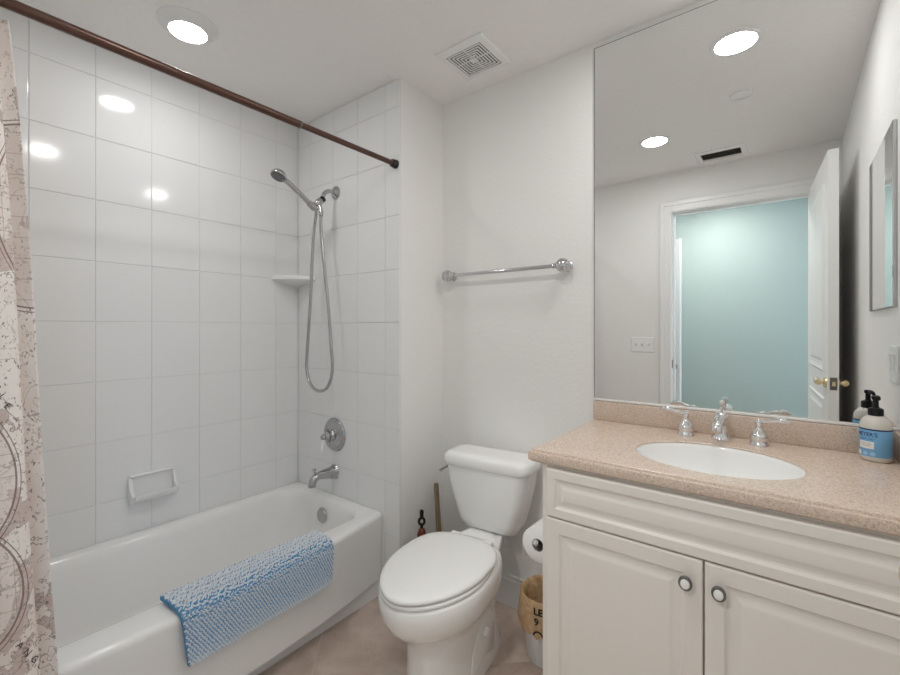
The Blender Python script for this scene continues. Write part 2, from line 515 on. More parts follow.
# jamb lining and casing
mb = MB()
mb.box(DX0 - 0.02, DX0, YR - 0.121, YR + 0.001, 0, DH); mb.box(DX1, DX1 + 0.02, YR - 0.121, YR + 0.001, 0, DH); mb.box(DX0 - 0.02, DX1 + 0.02, YR - 0.121, YR + 0.001, DH, DH + 0.02)
mb.box(DX0, DX0 + 0.012, YR - 0.085, YR - 0.045, 0, DH); mb.box(DX0 + 0.012, DX1, YR - 0.085, YR - 0.045, DH - 0.012, DH)
jamb = struct(mb.build('trim_1', M['trim'], flat=True), 'white door jamb lining', 'trim')
mb = MB(); mb.box(DX0 - 0.0005, DX0 + 0.0015, YR - 0.045, YR - 0.012, 0.985, 1.045); mb.build('strike_plate', M['pewter'], jamb)
mb = MB()
def casing(mb, y, s):
    w = 0.076
    for (o0, o1, th) in ((0.0, w, 0.012), (w * 0.62, w, 0.019), (w * 0.05, w * 0.22, 0.015)):
        mb.box(DX0 - o1 + 0.0, DX0 - o0, min(y, y + s * th), max(y, y + s * th), 0, DH + o1, 0.002)
        mb.box(DX0 - o0 + 0.0, DX1 + o0, min(y, y + s * th), max(y, y + s * th), DH + o0, DH + o1, 0.002)
        mb.box(DX1 + o0, DX1 + o1, min(y, y + s * th), max(y, y + s * th), 0, DH + o1, 0.002)
casing(mb, YR + 0.001, 1)
struct(mb.build('trim_2', M['trim'], flat=True), 'white moulded casing around the doorway', 'trim')

# baseboards
def base(name, x0, x1, y0, y1, label):
    mb = MB()
    dx, dy = x1 - x0, y1 - y0
    mb.box(x0, x1, y0, y1, 0, 0.125, 0.002)
    if dx > dy: mb.box(x0, x1, y1 - (y1 - y0) * 0.6, y1, 0.12, 0.144, 0.003)
    else: mb.box(x0, x0 + (x1 - x0) * 0.6, y0, y1, 0.12, 0.144, 0.003)
    struct(mb.build(name, M['trim'], flat=True), label, 'baseboard')
base('baseboard_back', XR + 0.001, -0.597, YB - 0.015, YB - 0.0005, 'white baseboard behind the toilet')
base('baseboard_return', XR + 0.0005, XR + 0.014, YS + 0.015, YB - 0.016, 'white baseboard on the short wall')

# hall beyond the door, seen in the mirror
HY = -1.25
struct(MB().box(-1.62, 1.72, HY - 0.12, HY, 0, ZC).build('wall_hall', M['aqua'], flat=True), 'aqua painted wall beyond the doorway', 'wall')
struct(MB().box(-1.62, -1.50, HY, YR - 0.12, 0, ZC).build('wall_hall_left', M['wall'], flat=True), 'hall end wall', 'wall')
mb = MB()
mb.box(1.60, 1.72, HY, YR - 0.12, 0, 0.60); mb.box(1.60, 1.72, HY, YR - 0.12, 2.05, ZC)
mb.box(1.60, 1.72, HY, HY + 0.08, 0.60, 2.05); mb.box(1.60, 1.72, YR - 0.20, YR - 0.12, 0.60, 2.05)
struct(mb.build('wall_hall_right', M['wall'], flat=True), 'hall end wall with window', 'wall')
struct(MB().box(XW + 0.12, 1.72, YR - 0.12, YR, 0, ZC).build('wall_hall_near', M['wall'], flat=True), 'hall wall beside the bathroom', 'wall')
mb = MB()
for y in (HY + 0.08, -0.74, YR - 0.245): mb.box(1.63, 1.68, y, y + 0.045, 0.60, 2.05)
for z in (0.60, 1.30, 2.005): mb.box(1.635, 1.675, HY + 0.08, YR - 0.20, z, z + 0.045)
win = struct(mb.build('window_1', M['trim'], flat=True), 'white hall window frame', 'window')

def panel_door(name, p0, p1, th, z0, z1, label):
    """door leaf from hinge p0 to free edge p1 with two moulded panels on each face"""
    p0 = Vector((*p0, 0)); p1 = Vector((*p1, 0)); d = (p1 - p0); L = d.length; d.normalize(); n = Vector((-d.y, d.x, 0))
    mb = MB()
    def P(s, o, z): return p0 + d * s + n * o + Vector((0, 0, z))
    mb.loft([[P(a, b, z) for a, b in ((0, -th / 2), (L, -th / 2), (L, th / 2), (0, th / 2))] for z in (z0, z1)], True, True)
    for sg in (-1, 1):
        for (a, b, c, e) in ((0.11, L - 0.11, 0.24, 0.92), (0.11, L - 0.11, 1.05, z1 - z0 - 0.13)):
            rings = []
            for ins, h in ((0, 0.0), (0.008, 0.007), (0.018, 0.004), (0.03, 0.001), (0.05, 0.001), (0.065, 0.006)):
                o = sg * (th / 2 + h)
                rings.append([P(s, o, z0 + z) for s, z in ((a + ins, c + ins), (b - ins, c + ins), (b - ins, e - ins), (a + ins, e - ins))])
            mb.loft(rings, False, True)
    ob = struct(mb.build(name, M['trim'], flat=True), label, 'door')
    return ob, P, d, n, L

HX, HYd = 0.108, YR - 0.005
FX, FY = 0.162, 0.735
door, P, d, n, L = panel_door('door_1', (HX, HYd), (FX, FY), 0.040, 0.012, 2.142, 'white bathroom door standing open, seen in the mirror')
zk = 1.015
for sg in (-1, 1):
    mb = MB()
    s0 = L - 0.06
    mb.lathe([(0, 0.011), (0.020, 0.010), (0.026, 0.005), (0.027, 0)], P(s0, sg * 0.0205, zk), n * sg, 24)
    mb.tube([P(s0, sg * 0.021, zk), P(s0, sg * 0.050, zk)], 0.009, 12)
    path = catmull([P(s0 + 0.005, sg * 0.050, zk), P(s0 - 0.03, sg * 0.053, zk + 0.003), P(s0 - 0.075, sg * 0.051, zk + 0.006), P(s0 - 0.11, sg * 0.048, zk - 0.002)], 5)
    k = len(path)
    mb.tube(path, [0.0145 - 0.003 * i / k for i in range(k)], 12)
    mb.build('lever_handle', M['brass'], door)
mb = MB(); mb.obox(P(L + 0.0005, 0, 0), d, n, 0.0012, 0.0135, zk - 0.03, zk + 0.03)
lp = mb.build('latch_plate', M['pewter'], door)
mb = MB(); mb.obox(P(L + 0.004, 0, 0), d, n, 0.005, 0.006, zk - 0.01, zk + 0.01); mb.build('latch_bolt', M['brass'], lp)
for z in (0.25, 1.08, 1.92):
    mb = MB(); mb.tube([(HX + 0.021, HYd + 0.002, z - 0.045), (HX + 0.021, HYd + 0.002, z + 0.045)], 0.006, 10); mb.build('hinge', M['pewter'], door)

hdoor, P2, d2, n2, L2 = panel_door('door_2', (-1.488, -0.66), (-0.715, -0.49), 0.036, 0.012, 2.02, 'white hall door seen as a strip in the mirror')
for sg in (-1, 1):
    mb = MB()
    mb.lathe([(0, 0.056), (0.016, 0.053), (0.024, 0.042), (0.022, 0.030), (0.010, 0.022), (0.010, 0.008), (0.026, 0.005), (0.027, 0)], P2(L2 - 0.045, sg * 0.0185, 0.965), n2 * sg, 24)
    mb.build('door_knob', M['dchrome'], hdoor)

# ================================================================== CEILING FITTINGS
def flat_downlight(x, y, r, power, label, group='recessed ceiling lights'):
    t = empty('ceiling_light', (x, y, ZC), label, 'ceiling light', group)
    mb = MB()
    mb.lathe([(r + 0.018, 0.0015), (r + 0.018, -0.004), (r + 0.013, -0.006), (r + 0.001, -0.005), (r, 0.0015)], (x, y, ZC), (0, 0, 1), 48)
    mb.build('trim_ring', M['plastic'], t)
    mb = MB(); mb.lathe([(r - 0.0005, -0.0035), (0, -0.0042)], (x, y, ZC), (0, 0, 1), 48)
    mb.build('diffuser', emit('lamp diffuser', LAMP, power), t)
    return t
flat_downlight(-0.176, 1.405, 0.073, LAMP_VANITY, 'round recessed light over the vanity, larger disc high in the mirror')
flat_downlight(-0.665, 0.600, 0.070, LAMP_MID, 'round recessed light mid ceiling, smaller lower disc in the mirror')
flat_downlight(-0.55, -0.66, 0.078, LAMP_HALL, 'round recessed light on the hall ceiling beyond the doorway', 'recessed hall lights')
t = empty('shower_light', (-1.815, 0.697, ZC), 'white round shower light with raised trim and glowing lens over bathtub', 'ceiling light')
c = (-1.815, 0.697, ZC)
mb = MB(); mb.lathe([(0.102, 0.0015), (0.1015, -0.0035), (0.097, -0.006), (0.085, -0.0145), (0.0650, -0.0285), (0.0635, -0.029)], c, (0, 0, 1), 56)
mb.build('trim_ring', M['matte'], t)
mb = MB(); mb.lathe([(0.0634, -0.0285), (0.055, -0.0305), (0.03, -0.032), (0, -0.0325)], c, (0, 0, 1), 48)
mb.build('lens', emit('shower lamp lens', LAMP, LAMP_TUB), t)

# exhaust fan grille
fx, fy = -1.0675, 1.5335
t = empty('exhaust_fan', (fx, fy, ZC), 'white square exhaust fan grille with concentric slots on the ceiling', 'vent')
mb = MB()
def sq(h, z): return [(fx + a * h, fy + b * h, z) for a, b in ((-1, -1), (1, -1), (1, 1), (-1, 1))]
mb.loft([sq(0.118, ZC - 0.0003), sq(0.118, ZC - 0.006), sq(0.112, ZC - 0.012), sq(0.086, ZC - 0.014), sq(0.086, ZC - 0.004)], False, False)
for i in range(6):
    o = 0.081 - i * 0.0128
    mb.loft([sq(o, ZC - 0.0115), sq(o, ZC - 0.014), sq(o - 0.0062, ZC - 0.014), sq(o - 0.0062, ZC - 0.0115), sq(o, ZC - 0.0115)], False, False)
for sx, sy in ((1, 0), (-1, 0), (0, 1), (0, -1)):
    mb.box(fx + (0.01 if sx > 0 else -0.084 if sx < 0 else -0.002), fx + (0.084 if sx > 0 else -0.01 if sx < 0 else 0.002),
           fy + (0.01 if sy > 0 else -0.084 if sy < 0 else -0.002), fy + (0.084 if sy > 0 else -0.01 if sy < 0 else 0.002), ZC - 0.009, ZC - 0.006)
mb.box(fx - 0.012, fx + 0.012, fy - 0.012, fy + 0.012, ZC - 0.014, ZC - 0.005)
mb.build('grille', M['plastic'], t, flat=True)
mb = MB(); mb.quadpts(sq(0.086, ZC - 0.003)); mb.build('duct_opening', M['dark'], t, recalc=False)

# supply register, seen in the mirror
vx, vy = -0.363, 0.135
t = empty('air_register', (vx, vy, ZC), 'white ceiling air register with dark louvres near the doorway, seen in mirror', 'vent')
mb = MB()
def rc(hx, hy, z): return [(vx - hx, vy - hy, z), (vx + hx, vy - hy, z), (vx + hx, vy + hy, z), (vx - hx, vy + hy, z)]
mb.loft([rc(0.145, 0.10, ZC - 0.0003), rc(0.145, 0.10, ZC - 0.004), rc(0.138, 0.093, ZC - 0.009), rc(0.112, 0.067, ZC - 0.011), rc(0.110, 0.065, ZC - 0.002)])
mb.build('frame', M['plastic'], t, flat=True)
mb = MB(); mb.quadpts(rc(0.110, 0.065, ZC - 0.0025)); mb.build('duct_opening', M['dark'], t, recalc=False)
for i in range(6):
    y = vy - 0.054 + i * 0.0215
    mb = MB(); mb.loft([[(vx - 0.108, y, ZC - 0.003), (vx - 0.108, y + 0.013, ZC - 0.010), (vx - 0.108, y + 0.0145, ZC - 0.009), (vx - 0.108, y + 0.0015, ZC - 0.0025)],
                        [(vx + 0.108, y, ZC - 0.003), (vx + 0.108, y + 0.013, ZC - 0.010), (vx + 0.108, y + 0.0145, ZC - 0.009), (vx + 0.108, y + 0.0015, ZC - 0.0025)]], True, True)
    mb.build('louvre', M['pewter'], t, flat=True)
mb = MB(); mb.lathe([(0.046, -0.0003), (0.046, -0.006), (0.042, -0.009), (0, -0.010)], (-0.192, 0.920, ZC), (0, 0, 1), 40)
tag(mb.build('sprinkler_cover', M['plastic']), 'small flat round cover plate on the ceiling between the two mirrored lights', 'cover plate')

# ================================================================== BATHTUB
bx0, bx1 = XT + 0.001, -1.538
def bow(y): return 0.075 * max(0.0, 1 - ((y - 0.65) / 0.80) ** 2)
by0, by1 = YR + 0.004, YS - 0.001
cx, cy = (bx0 + bx1) / 2, (by0 + by1) / 2
hx, hy = (bx1 - bx0) / 2, (by1 - by0) / 2
t = empty('bathtub', (cx, cy, 0), 'white alcove bathtub with bowed front apron along the tiled wall', 'bathtub')
mb = MB()
ix0, ix1 = bx0 + 0.060, bx1 - 0.060
iy0, iy1 = by0 + 0.07, by1 - 0.060
def inner(z, wl, wr, wn, wf, r):
    a0, a1, b0, b1 = ix0 + wl, ix1 - wr, iy0 + wn, iy1 - wf
    return rrect((a0 + a1) / 2, (b0 + b1) / 2, (a1 - a0) / 2, (b1 - b0) / 2, r, z)
rings = [rrect(cx, cy, hx - 0.010, hy, 0.004, 0.088), rrect(cx, cy, hx - 0.008, hy, 0.004, 0.20), rrect(cx, cy, hx - 0.003, hy, 0.005, 0.350), rrect(cx, cy, hx, hy, 0.010, 0.378), rrect(cx, cy, hx, hy, 0.010, 0.388), rrect(cx, cy, hx - 0.004, hy - 0.001, 0.012, 0.397),
         rrect(cx, cy, hx - 0.013, hy - 0.002, 0.014, 0.402), rrect(cx, cy, hx - 0.022, hy - 0.006, 0.02, 0.403),
         inner(0.402, -0.006, -0.010, -0.006, -0.006, 0.10), inner(0.399, 0.0, 0.0, 0.0, 0.0, 0.10), inner(0.388, 0.010, 0.010, 0.012, 0.008, 0.10), inner(0.36, 0.018, 0.018, 0.03, 0.016, 0.11), inner(0.25, 0.040, 0.036, 0.10, 0.030, 0.12),
         inner(0.14, 0.062, 0.055, 0.20, 0.05, 0.13), inner(0.10, 0.085, 0.075, 0.25, 0.075, 0.13), inner(0.085, 0.12, 0.11, 0.30, 0.11, 0.12)]
for ri, rg in enumerate(rings):
    for p in rg:
        wgt = 1.0 if ri < 8 else (0.10 if ri < 11 else 0.0)
        if p.x > cx: p.x += bow(p.y) * wgt * min(1, ((p.x - cx) / (hx * 0.9)) ** 4)
R = mb.loft(rings)
mb.fan(R[-1], (cx, cy + 0.05, 0.080))
body = mb.build('tub_shell', M['tub'], t, angle=50)
mb = MB(); mb.box(-1.565, -1.552, by0, by1, 0.0, 0.088, 0.002); mb.build('toe_panel', M['trim'], t, flat=True)
oy = by1 - 0.060 - 0.0215
mb = MB(); mb.lathe([(0.037, 0.0), (0.037, 0.004), (0.033, 0.009), (0.012, 0.012), (0.006, 0.010), (0, 0.010)], (-1.895, oy - 0.002, 0.322), (0, -1, 0.11), 36)
ov = mb.build('overflow_plate', M['dchrome'], t)
mb = MB(); mb.lathe([(0.030, 0), (0.030, 0.004), (0.02, 0.006), (0, 0.005)], (-1.93, 1.18, 0.082), (0, 0, 1), 28); mb.build('drain', M['dchrome'], t)

# soap dish, corner shelf (ceramic)
mb = MB()
yc, zc = 0.712, 0.590
mb.box(XT - 0.001, XT + 0.012, yc - 0.088, yc + 0.088, zc - 0.060, zc + 0.060, 0.005, 3)
prof = [(0.010, -0.055), (0.030, -0.060), (0.055, -0.050), (0.066, -0.030), (0.066, -0.018), (0.058, -0.020), (0.048, -0.036), (0.028, -0.044), (0.010, -0.040)]
rings = []
for s, w in ((-1, 0), (-0.985, 1), (0.985, 1), (1, 0)):
    rings.append([(XT + (0.010 + (p - 0.010) * (0.93 if w == 0 else 1)), yc + s * 0.080, zc + q) for p, q in prof])
mb.loft(rings, True, True)
for s in (-1, 1):
    mb.loft([[(XT + a, yc + s * 0.084 + o, zc + b) for a, b in ((0.010, -0.056), (0.052, -0.052), (0.062, -0.022), (0.035, 0.0), (0.018, 0.046), (0.010, 0.05))] for o in (-0.006, 0.006)], True, True)
mb.box(XT + 0.004, XT + 0.026, yc - 0.086, yc + 0.086, zc + 0.048, zc + 0.060, 0.005, 3)
tag(mb.build('soap_dish', M['tile'], angle=45), 'white ceramic soap dish fixed on the tile above the bathtub', 'soap dish')
mb = MB()
for (z, rad) in ((0, 0),):
    pass
Cn = Vector((XT, YS, 0))
def corner_ring(r, z, n=14):
    out = [Cn + Vector((0.0005, -0.0005, z))]
    for i in range(n + 1):
        a = PI / 2 * i / n
        # flattened quarter disc
        rr = r * (1 - 0.16 * math.sin(2 * a))
        out.append(Cn + Vector((0.0005 + rr * math.cos(a), -0.0005 - rr * math.sin(a), z)))
    return out
mb.loft([corner_ring(0.02, 1.515), corner_ring(0.08, 1.528), corner_ring(0.160, 1.545), corner_ring(0.168, 1.550), corner_ring(0.168, 1.566), corner_ring(0.163, 1.571), corner_ring(0.155, 1.565), corner_ring(0.05, 1.562)], True, True)
tag(mb.build('corner_shelf', M['tile'], angle=50), 'white ceramic corner shelf in the tiled corner behind the shower hose', 'shelf')

# ================================================================== SHOWER FITTINGS
sx0, sz0 = -1.893, 1.997
t = empty('hand_shower', (sx0, YS, sz0), 'chrome hand shower on a wall arm with hanging looped hose', 'hand shower')
mb = MB(); mb.lathe([(0.034, 0.0002), (0.034, 0.004), (0.030, 0.008), (0.016, 0.016), (0.012, 0.020), (0, 0.020)], (sx0, YS, sz0), (0, -1, 0), 32); mb.build('wall_flange', M['dchrome'], t)
A1 = Vector((sx0 - 0.004, 1.342, 1.925))
arm = catmull([(sx0, YS - 0.012, sz0), (sx0, YS - 0.045, sz0 - 0.002), (sx0 - 0.001, YS - 0.072, sz0 - 0.020), (sx0 - 0.002, 1.360, 1.945), A1], 6)
mb = MB(); mb.tube(arm, 0.0105, 14); mb.build('shower_arm', M['dchrome'], t)
dirn = (Vector(arm[-1]) - Vector(arm[-4])).normalized()
mb = MB(); mb.lathe([(0.0135, -0.036), (0.016, -0.034), (0.016, -0.020), (0.0135, -0.018)], A1, dirn, 24); mb.build('black_collar', M['black'], t)
mb = MB()
mb.lathe([(0, -0.020), (0.013, -0.020), (0.018, -0.008), (0.019, 0.006), (0.016, 0.018), (0.010, 0.026), (0, 0.028)], A1, dirn, 24)
Hh = Vector((-1.905, 1.305, 1.900))
mb.tube([A1 + dirn * 0.012, Hh], 0.011, 14)
Ho = Vector((-1.880, 1.342, 1.880))
mb.tube([A1, Ho], 0.009, 12)
mb.build('diverter_bracket', M['dchrome'], t)
head = Vector((-1.925, 1.128, 2.018))
hdir = (head - Hh).normalized()
mb = MB(); mb.lathe([(0.012, -0.020), (0.017, -0.018), (0.0185, 0.0), (0.017, 0.018), (0.012, 0.020)], Hh, hdir, 24); mb.build('holder_cradle', M['dchrome'], t)
mb = MB()
hpath = [Hh - hdir * 0.035, Hh, Hh.lerp(head, 0.3) + Vector((0, 0, 0.004)), Hh.lerp(head, 0.6) + Vector((0, 0, 0.007)), Hh.lerp(head, 0.85) + Vector((0, 0, 0.004)), head + Vector((0, 0.012, 0.002))]
head = head.lerp(Hh, 0.05)
hpath[-1] = head + Vector((0, 0.012, 0.002))
hp = catmull(hpath, 5)
mb.tube(hp, [0.0105 + 0.002 * math.sin(i / len(hp) * PI) for i in range(len(hp))], 14)
fn = Vector((0.10, -0.42, -0.90)).normalized()
mb.lathe([(0, -0.022), (0.016, -0.021), (0.030, -0.013), (0.0375, -0.002), (0.0385, 0.007), (0.0365, 0.011), (0.033, 0.010)], head, fn, 36)
handset = mb.build('handset', M['dchrome'], t)
mb = MB(); mb.lathe([(0.0335, 0.0095), (0.018, 0.0115), (0, 0.012)], head, fn, 36)
u = fn.cross(Vector((1, 0, 0))).normalized(); w = fn.cross(u)
for rr, cnt in ((0.010, 6), (0.019, 12), (0.028, 18)):
    for k in range(cnt):
        a = 2 * PI * k / cnt
        mb.lathe([(0.0022, 0), (0.0018, 0.003), (0, 0.0035)], head + fn * 0.0112 + u * rr * math.cos(a) + w * rr * math.sin(a), fn, 6)
mb.build('spray_face', M['nozzle'], handset)
hose = catmull([Hh - hdir * 0.03, (-1.930, 1.345, 1.855), (-1.962, 1.352, 1.74), (-1.995, 1.358, 1.43), (-2.028, 1.36, 1.15), (-2.030, 1.36, 1.06), (-1.995, 1.36, 0.985), (-1.923, 1.36, 0.957), (-1.850, 1.36, 0.985), (-1.812, 1.36, 1.07), (-1.822, 1.36, 1.20), (-1.845, 1.357, 1.42), (-1.880, 1.352, 1.68), (-1.890, 1.348, 1.80), (-1.884, 1.344, 1.86), Ho + Vector((0, 0, -0.004))], 14)
mb = MB(); mb.tube(hose, [0.0078 + 0.0006 * (i % 2) for i in range(len(hose))], 10); mb.build('hose', M['dchrome'], t)
mb = MB(); mb.lathe([(0.008, -0.028), (0.0105, -0.026), (0.0105, 0.0), (0.008, 0.004)], Ho, (0, 0, 1), 18); mb.build('hose_nut', M['dchrome'], t)

vx0, vz0 = -1.900, 0.720
t = empty('shower_valve', (vx0, YS, vz0), 'round chrome shower valve plate with single lever above the tub spout', 'shower valve')
mb = MB(); mb.lathe([(0.088, 0.0002), (0.088, 0.005), (0.083, 0.011), (0.072, 0.012), (0.068, 0.009), (0.045, 0.013), (0.040, 0.018), (0.033, 0.020), (0, 0.020)], (vx0, YS, vz0), (0, -1, 0), 48); mb.build('escutcheon', M['dchrome'], t)
mb = MB(); mb.lathe([(0.030, 0.018), (0.030, 0.026), (0.024, 0.032), (0.022, 0.045), (0.025, 0.052), (0.018, 0.060), (0.013, 0.066), (0.016, 0.074), (0.012, 0.084), (0, 0.087)], (vx0, YS, vz0), (0, -1, 0), 28); mb.build('hub', M['dchrome'], t)
mb = MB(); lv = [(vx0, YS - 0.072, vz0 - 0.008), (vx0 - 0.002, YS - 0.076, vz0 - 0.03), (vx0 - 0.003, YS - 0.080, vz0 - 0.055), (vx0 - 0.003, YS - 0.083, vz0 - 0.072)]
lv = catmull(lv, 4); mb.tube(lv, [0.006 + 0.003 * math.sin(PI * i / (len(lv) - 1)) for i in range(len(lv))], 12)
lev = mb.build('lever', M['plastic'], t); lev['label'] = 'white ceramic lever'

spx, spz = -1.905, 0.522
t = empty('tub_spout', (spx, YS, spz), 'chrome bathtub spout with lift knob over the tub end', 'tub spout')
mb = MB()
sp = catmull([(spx, YS - 0.0005, spz), (spx, YS - 0.02, spz), (spx, YS - 0.06, spz + 0.003), (spx, YS - 0.10, spz + 0.004), (spx, YS - 0.128, spz - 0.008), (spx, YS - 0.138, spz - 0.030), (spx, YS - 0.139, spz - 0.042)], 5)
nsp = len(sp)
rad = []
for i, p in enumerate(sp):
    dd = YS - p.y
    rad.append(max(0.0195, 0.040 - 0.0040 * min(dd / 0.012, 1) - 0.016 * min(dd / 0.10, 1) ** 0.8))
mb.tube(sp, rad, 22)
mb.build('spout_body', M['dchrome'], t)
mb = MB(); mb.lathe([(0.005, -0.004), (0.005, 0.014), (0.010, 0.018), (0.011, 0.024), (0.006, 0.028), (0, 0.028)], (spx, YS - 0.120, spz + 0.018), (0, -0.25, 1), 16); mb.build('lift_knob', M['dchrome'], t)

# ================================================================== CURTAIN ROD AND CURTAIN
rx, rz = -1.447, 2.044
t = empty('curtain_rod', (rx, YS, rz), 'dark bronze shower curtain rod crossing above the bathtub', 'curtain rod')
mb = MB(); mb.tube([(rx, 0.93, rz), (rx, YS - 0.020, rz)], 0.0115, 20); mb.build('inner_tube', M['rod'], t)
mb = MB(); mb.tube([(rx, YR + 0.020, rz), (rx, 0.94, rz)], 0.0135, 20); mb.build('outer_tube', M['rod'], t)
mb = MB(); mb.lathe([(0.0120, -0.004), (0.0142, -0.003), (0.0142, 0.003), (0.0120, 0.004)], (rx, 0.94, rz), (0, 1, 0), 24); mb.build('joint_ring', M['pewter'], t)
for y, s in ((YS - 0.0005, -1), (YR + 0.0005, 1)):
    mb = MB(); mb.lathe([(0, 0), (0.020, 0), (0.020, 0.010), (0.017, 0.013), (0.017, 0.018), (0.0185, 0.021), (0.0165, 0.028), (0.0125, 0.030), (0, 0.030)], (rx, y, rz), (0, s, 0), 28); mb.build('end_cap', M['rodcap'], t)

# plan of the gathered cloth (x, y) at rod height and near the floor
plan_top = [(-1.455, -0.050), (-1.425, -0.035), (-1.415, -0.005), (-1.430, 0.015), (-1.462, 0.020), (-1.470, 0.045), (-1.455, 0.065), (-1.420, 0.080), (-1.406, 0.105), (-1.408, 0.128), (-1.428, 0.136), (-1.458, 0.124), (-1.474, 0.128), (-1.472, 0.150), (-1.455, 0.170)]
plan_bot = [(-1.450, -0.055), (-1.400, -0.040), (-1.380, -0.005), (-1.395, 0.030), (-1.440, 0.040), (-1.455, 0.065), (-1.435, 0.100), (-1.385, 0.125), (-1.360, 0.172), (-1.362, 0.221), (-1.390, 0.228), (-1.432, 0.196), (-1.454, 0.202), (-1.456, 0.235), (-1.440, 0.270)]
ZT, ZB = 2.010, 0.09
NS = 8
tp, bt = catmull(plan_top, NS), catmull(plan_bot, NS)
tp = [Vector((p.x, p.y, 0)) for p in map(lambda q: Vector((q.x, q.y, 0)), [Vector((*p[:2], 0)) for p in tp])]
bt = [Vector((*p[:2], 0)) for p in bt]
arc = [0.0]
for a, b_ in zip(bt, bt[1:]): arc.append(arc[-1] + (b_ - a).length)
LC = arc[-1]
def cloth(s, z):
    """point on the cloth for arc length s (from the room-door end) and height z"""
    s = min(max(s, 0), LC)
    i = 0
    while i < len(arc) - 2 and arc[i + 1] < s: i += 1
    f = (s - arc[i]) / max(arc[i + 1] - arc[i], 1e-9)
    k = (ZT - z) / (ZT - ZB)
    k2 = max(0.0, k) ** 0.85
    p = tp[i].lerp(tp[i + 1], f).lerp(bt[i].lerp(bt[i + 1], f), k2)
    return Vector((p.x + 0.004 * math.sin(3.1 * z + 9 * s), p.y + 0.003 * math.sin(4.3 * z + 1.0), z))
t = empty('shower_curtain', (rx, 0.06, ZT), 'gathered cream shower curtain printed with an antique map, hanging beside bathtub', 'shower curtain')
mb = MB()
nz = 70
rows = []
for j in range(nz + 1):
    z = ZT + (ZB - ZT) * j / nz
    rows.append([cloth(s, z) for s in arc])
V = mb.grid(rows)
lay = mb.bm.loops.layers.uv.new('cloth')
idx = {}
for j, row in enumerate(V):
    for i, v in enumerate(row): idx[v] = (arc[i], ZT + (ZB - ZT) * j / nz)
for f in mb.bm.faces:
    for l in f.loops: l[lay].uv = idx[l.vert]
cl = mb.build('cloth', M['curtain'], t, angle=180)
md = cl.modifiers.new('thickness', 'SOLIDIFY'); md.thickness = 0.0014; md.offset = 0
def on_cloth(s0, z0, rot, off=0.0022):
    ca, sa = math.cos(rot), math.sin(rot)
    def fn_(x, y):
        s = s0 + x * ca - y * sa; z = z0 + x * sa + y * ca
        p = cloth(s, z); q = cloth(s + 0.002, z); r = cloth(s, z + 0.01)
        nn = (q - p).cross(r - p).normalized()
        if nn.dot(Vector((0, 0, 1.281)) - p) < 0: nn = -nn
        return p + nn * off
    return fn_
for word, s0, z0, ds, dz, size, rot in (('ANGLI', 0.386, 0.566, 0.0118, -0.0235, 0.019, -0.95), ('CLE', 0.368, 1.152, 0.010, -0.022, 0.019, -1.0)):
    mb = MB()
    for i, ch in enumerate(word): mb.text(ch, size, on_cloth(s0 + ds * i, z0 + dz * i, rot), 0.01)
    mb.build('map_lettering', M['mapink'], t, recalc=False)
for i, y in enumerate((-0.042, -0.012, 0.018, 0.055, 0.095, 0.150)):
    mb = MB()
    ring = [(rx + 0.022 * math.cos(2 * PI * k / 24), y, rz - 0.006 + 0.030 * math.sin(2 * PI * k / 24)) for k in range(25)]
    mb.tube(ring, 0.0022, 8, False); mb.build('curtain_ring', M['rod'], t)

# ================================================================== BATH MAT
my0, my1 = 0.530, 1.110
t = empty('bath_mat', (-1.53, (my0 + my1) / 2, 0.40), 'blue and white chenille bath mat draped over the bathtub edge', 'bath mat')
prof = catmull([(-0.060, 0, 0.4065), (-0.04, 0, 0.4070), (-0.02, 0, 0.4065), (-0.004, 0, 0.4035), (0.004, 0, 0.394), (0.0065, 0, 0.378), (0.0055, 0, 0.34), (0.0035, 0, 0.30), (0.0020, 0, 0.250)], 10)
pa = [0.0]
for a, b_ in zip(prof, prof[1:]): pa.append(pa[-1] + (b_ - a).length)
ML = pa[-1]
def mat_pt(s, y, off):
    s = min(max(s, 0), ML); i = 0
    while i < len(pa) - 2 and pa[i + 1] < s: i += 1
    f = (s - pa[i]) / (pa[i + 1] - pa[i])
    p = prof[i].lerp(prof[i + 1], f); tg = (prof[min(i + 2, len(prof) - 1)] - prof[max(i - 1, 0)]).normalized()
    nn = Vector((-tg.z, 0, tg.x)); nn = nn if nn.x + nn.z > 0 else -nn
    sk = 0.035 * (s / ML) * (1 - (y - my0) / (my1 - my0)) - 0.008 * (s / ML)     # hangs a little askew
    xo = -1.538 + bow(y + sk); kx = max(0.0, -p.x / 0.060)
    p = Vector((p.x + xo * (1 - kx) + (-1.535) * kx, p.y, p.z))
    wav = 0.003 * math.sin(y * 14) * (s / ML)
    return Vector((p.x, y + sk, p.z)) + nn * (off + wav), nn, tg
mb = MB()
ns, ny = 40, 26
lo, hi = [], []
for i in range(ns + 1):
    s = ML * i / ns
    lo.append([mat_pt(s, my0 + (my1 - my0) * j / ny, 0.0025)[0] for j in range(ny + 1)])
    hi.append([mat_pt(s, my0 + (my1 - my0) * j / ny, 0.0150)[0] for j in range(ny + 1)])
A = mb.grid(lo); B = mb.grid(hi)
for i in range(ns):
    mb.face([A[i][0], A[i + 1][0], B[i + 1][0], B[i][0]]); mb.face([A[i][-1], B[i][-1], B[i + 1][-1], A[i + 1][-1]])
for j in range(ny):
    mb.face([A[0][j], B[0][j], B[0][j + 1], A[0][j + 1]]); mb.face([A[-1][j], A[-1][j + 1], B[-1][j + 1], B[-1][j]])
mb.build('backing', M['matback'], t, angle=60)
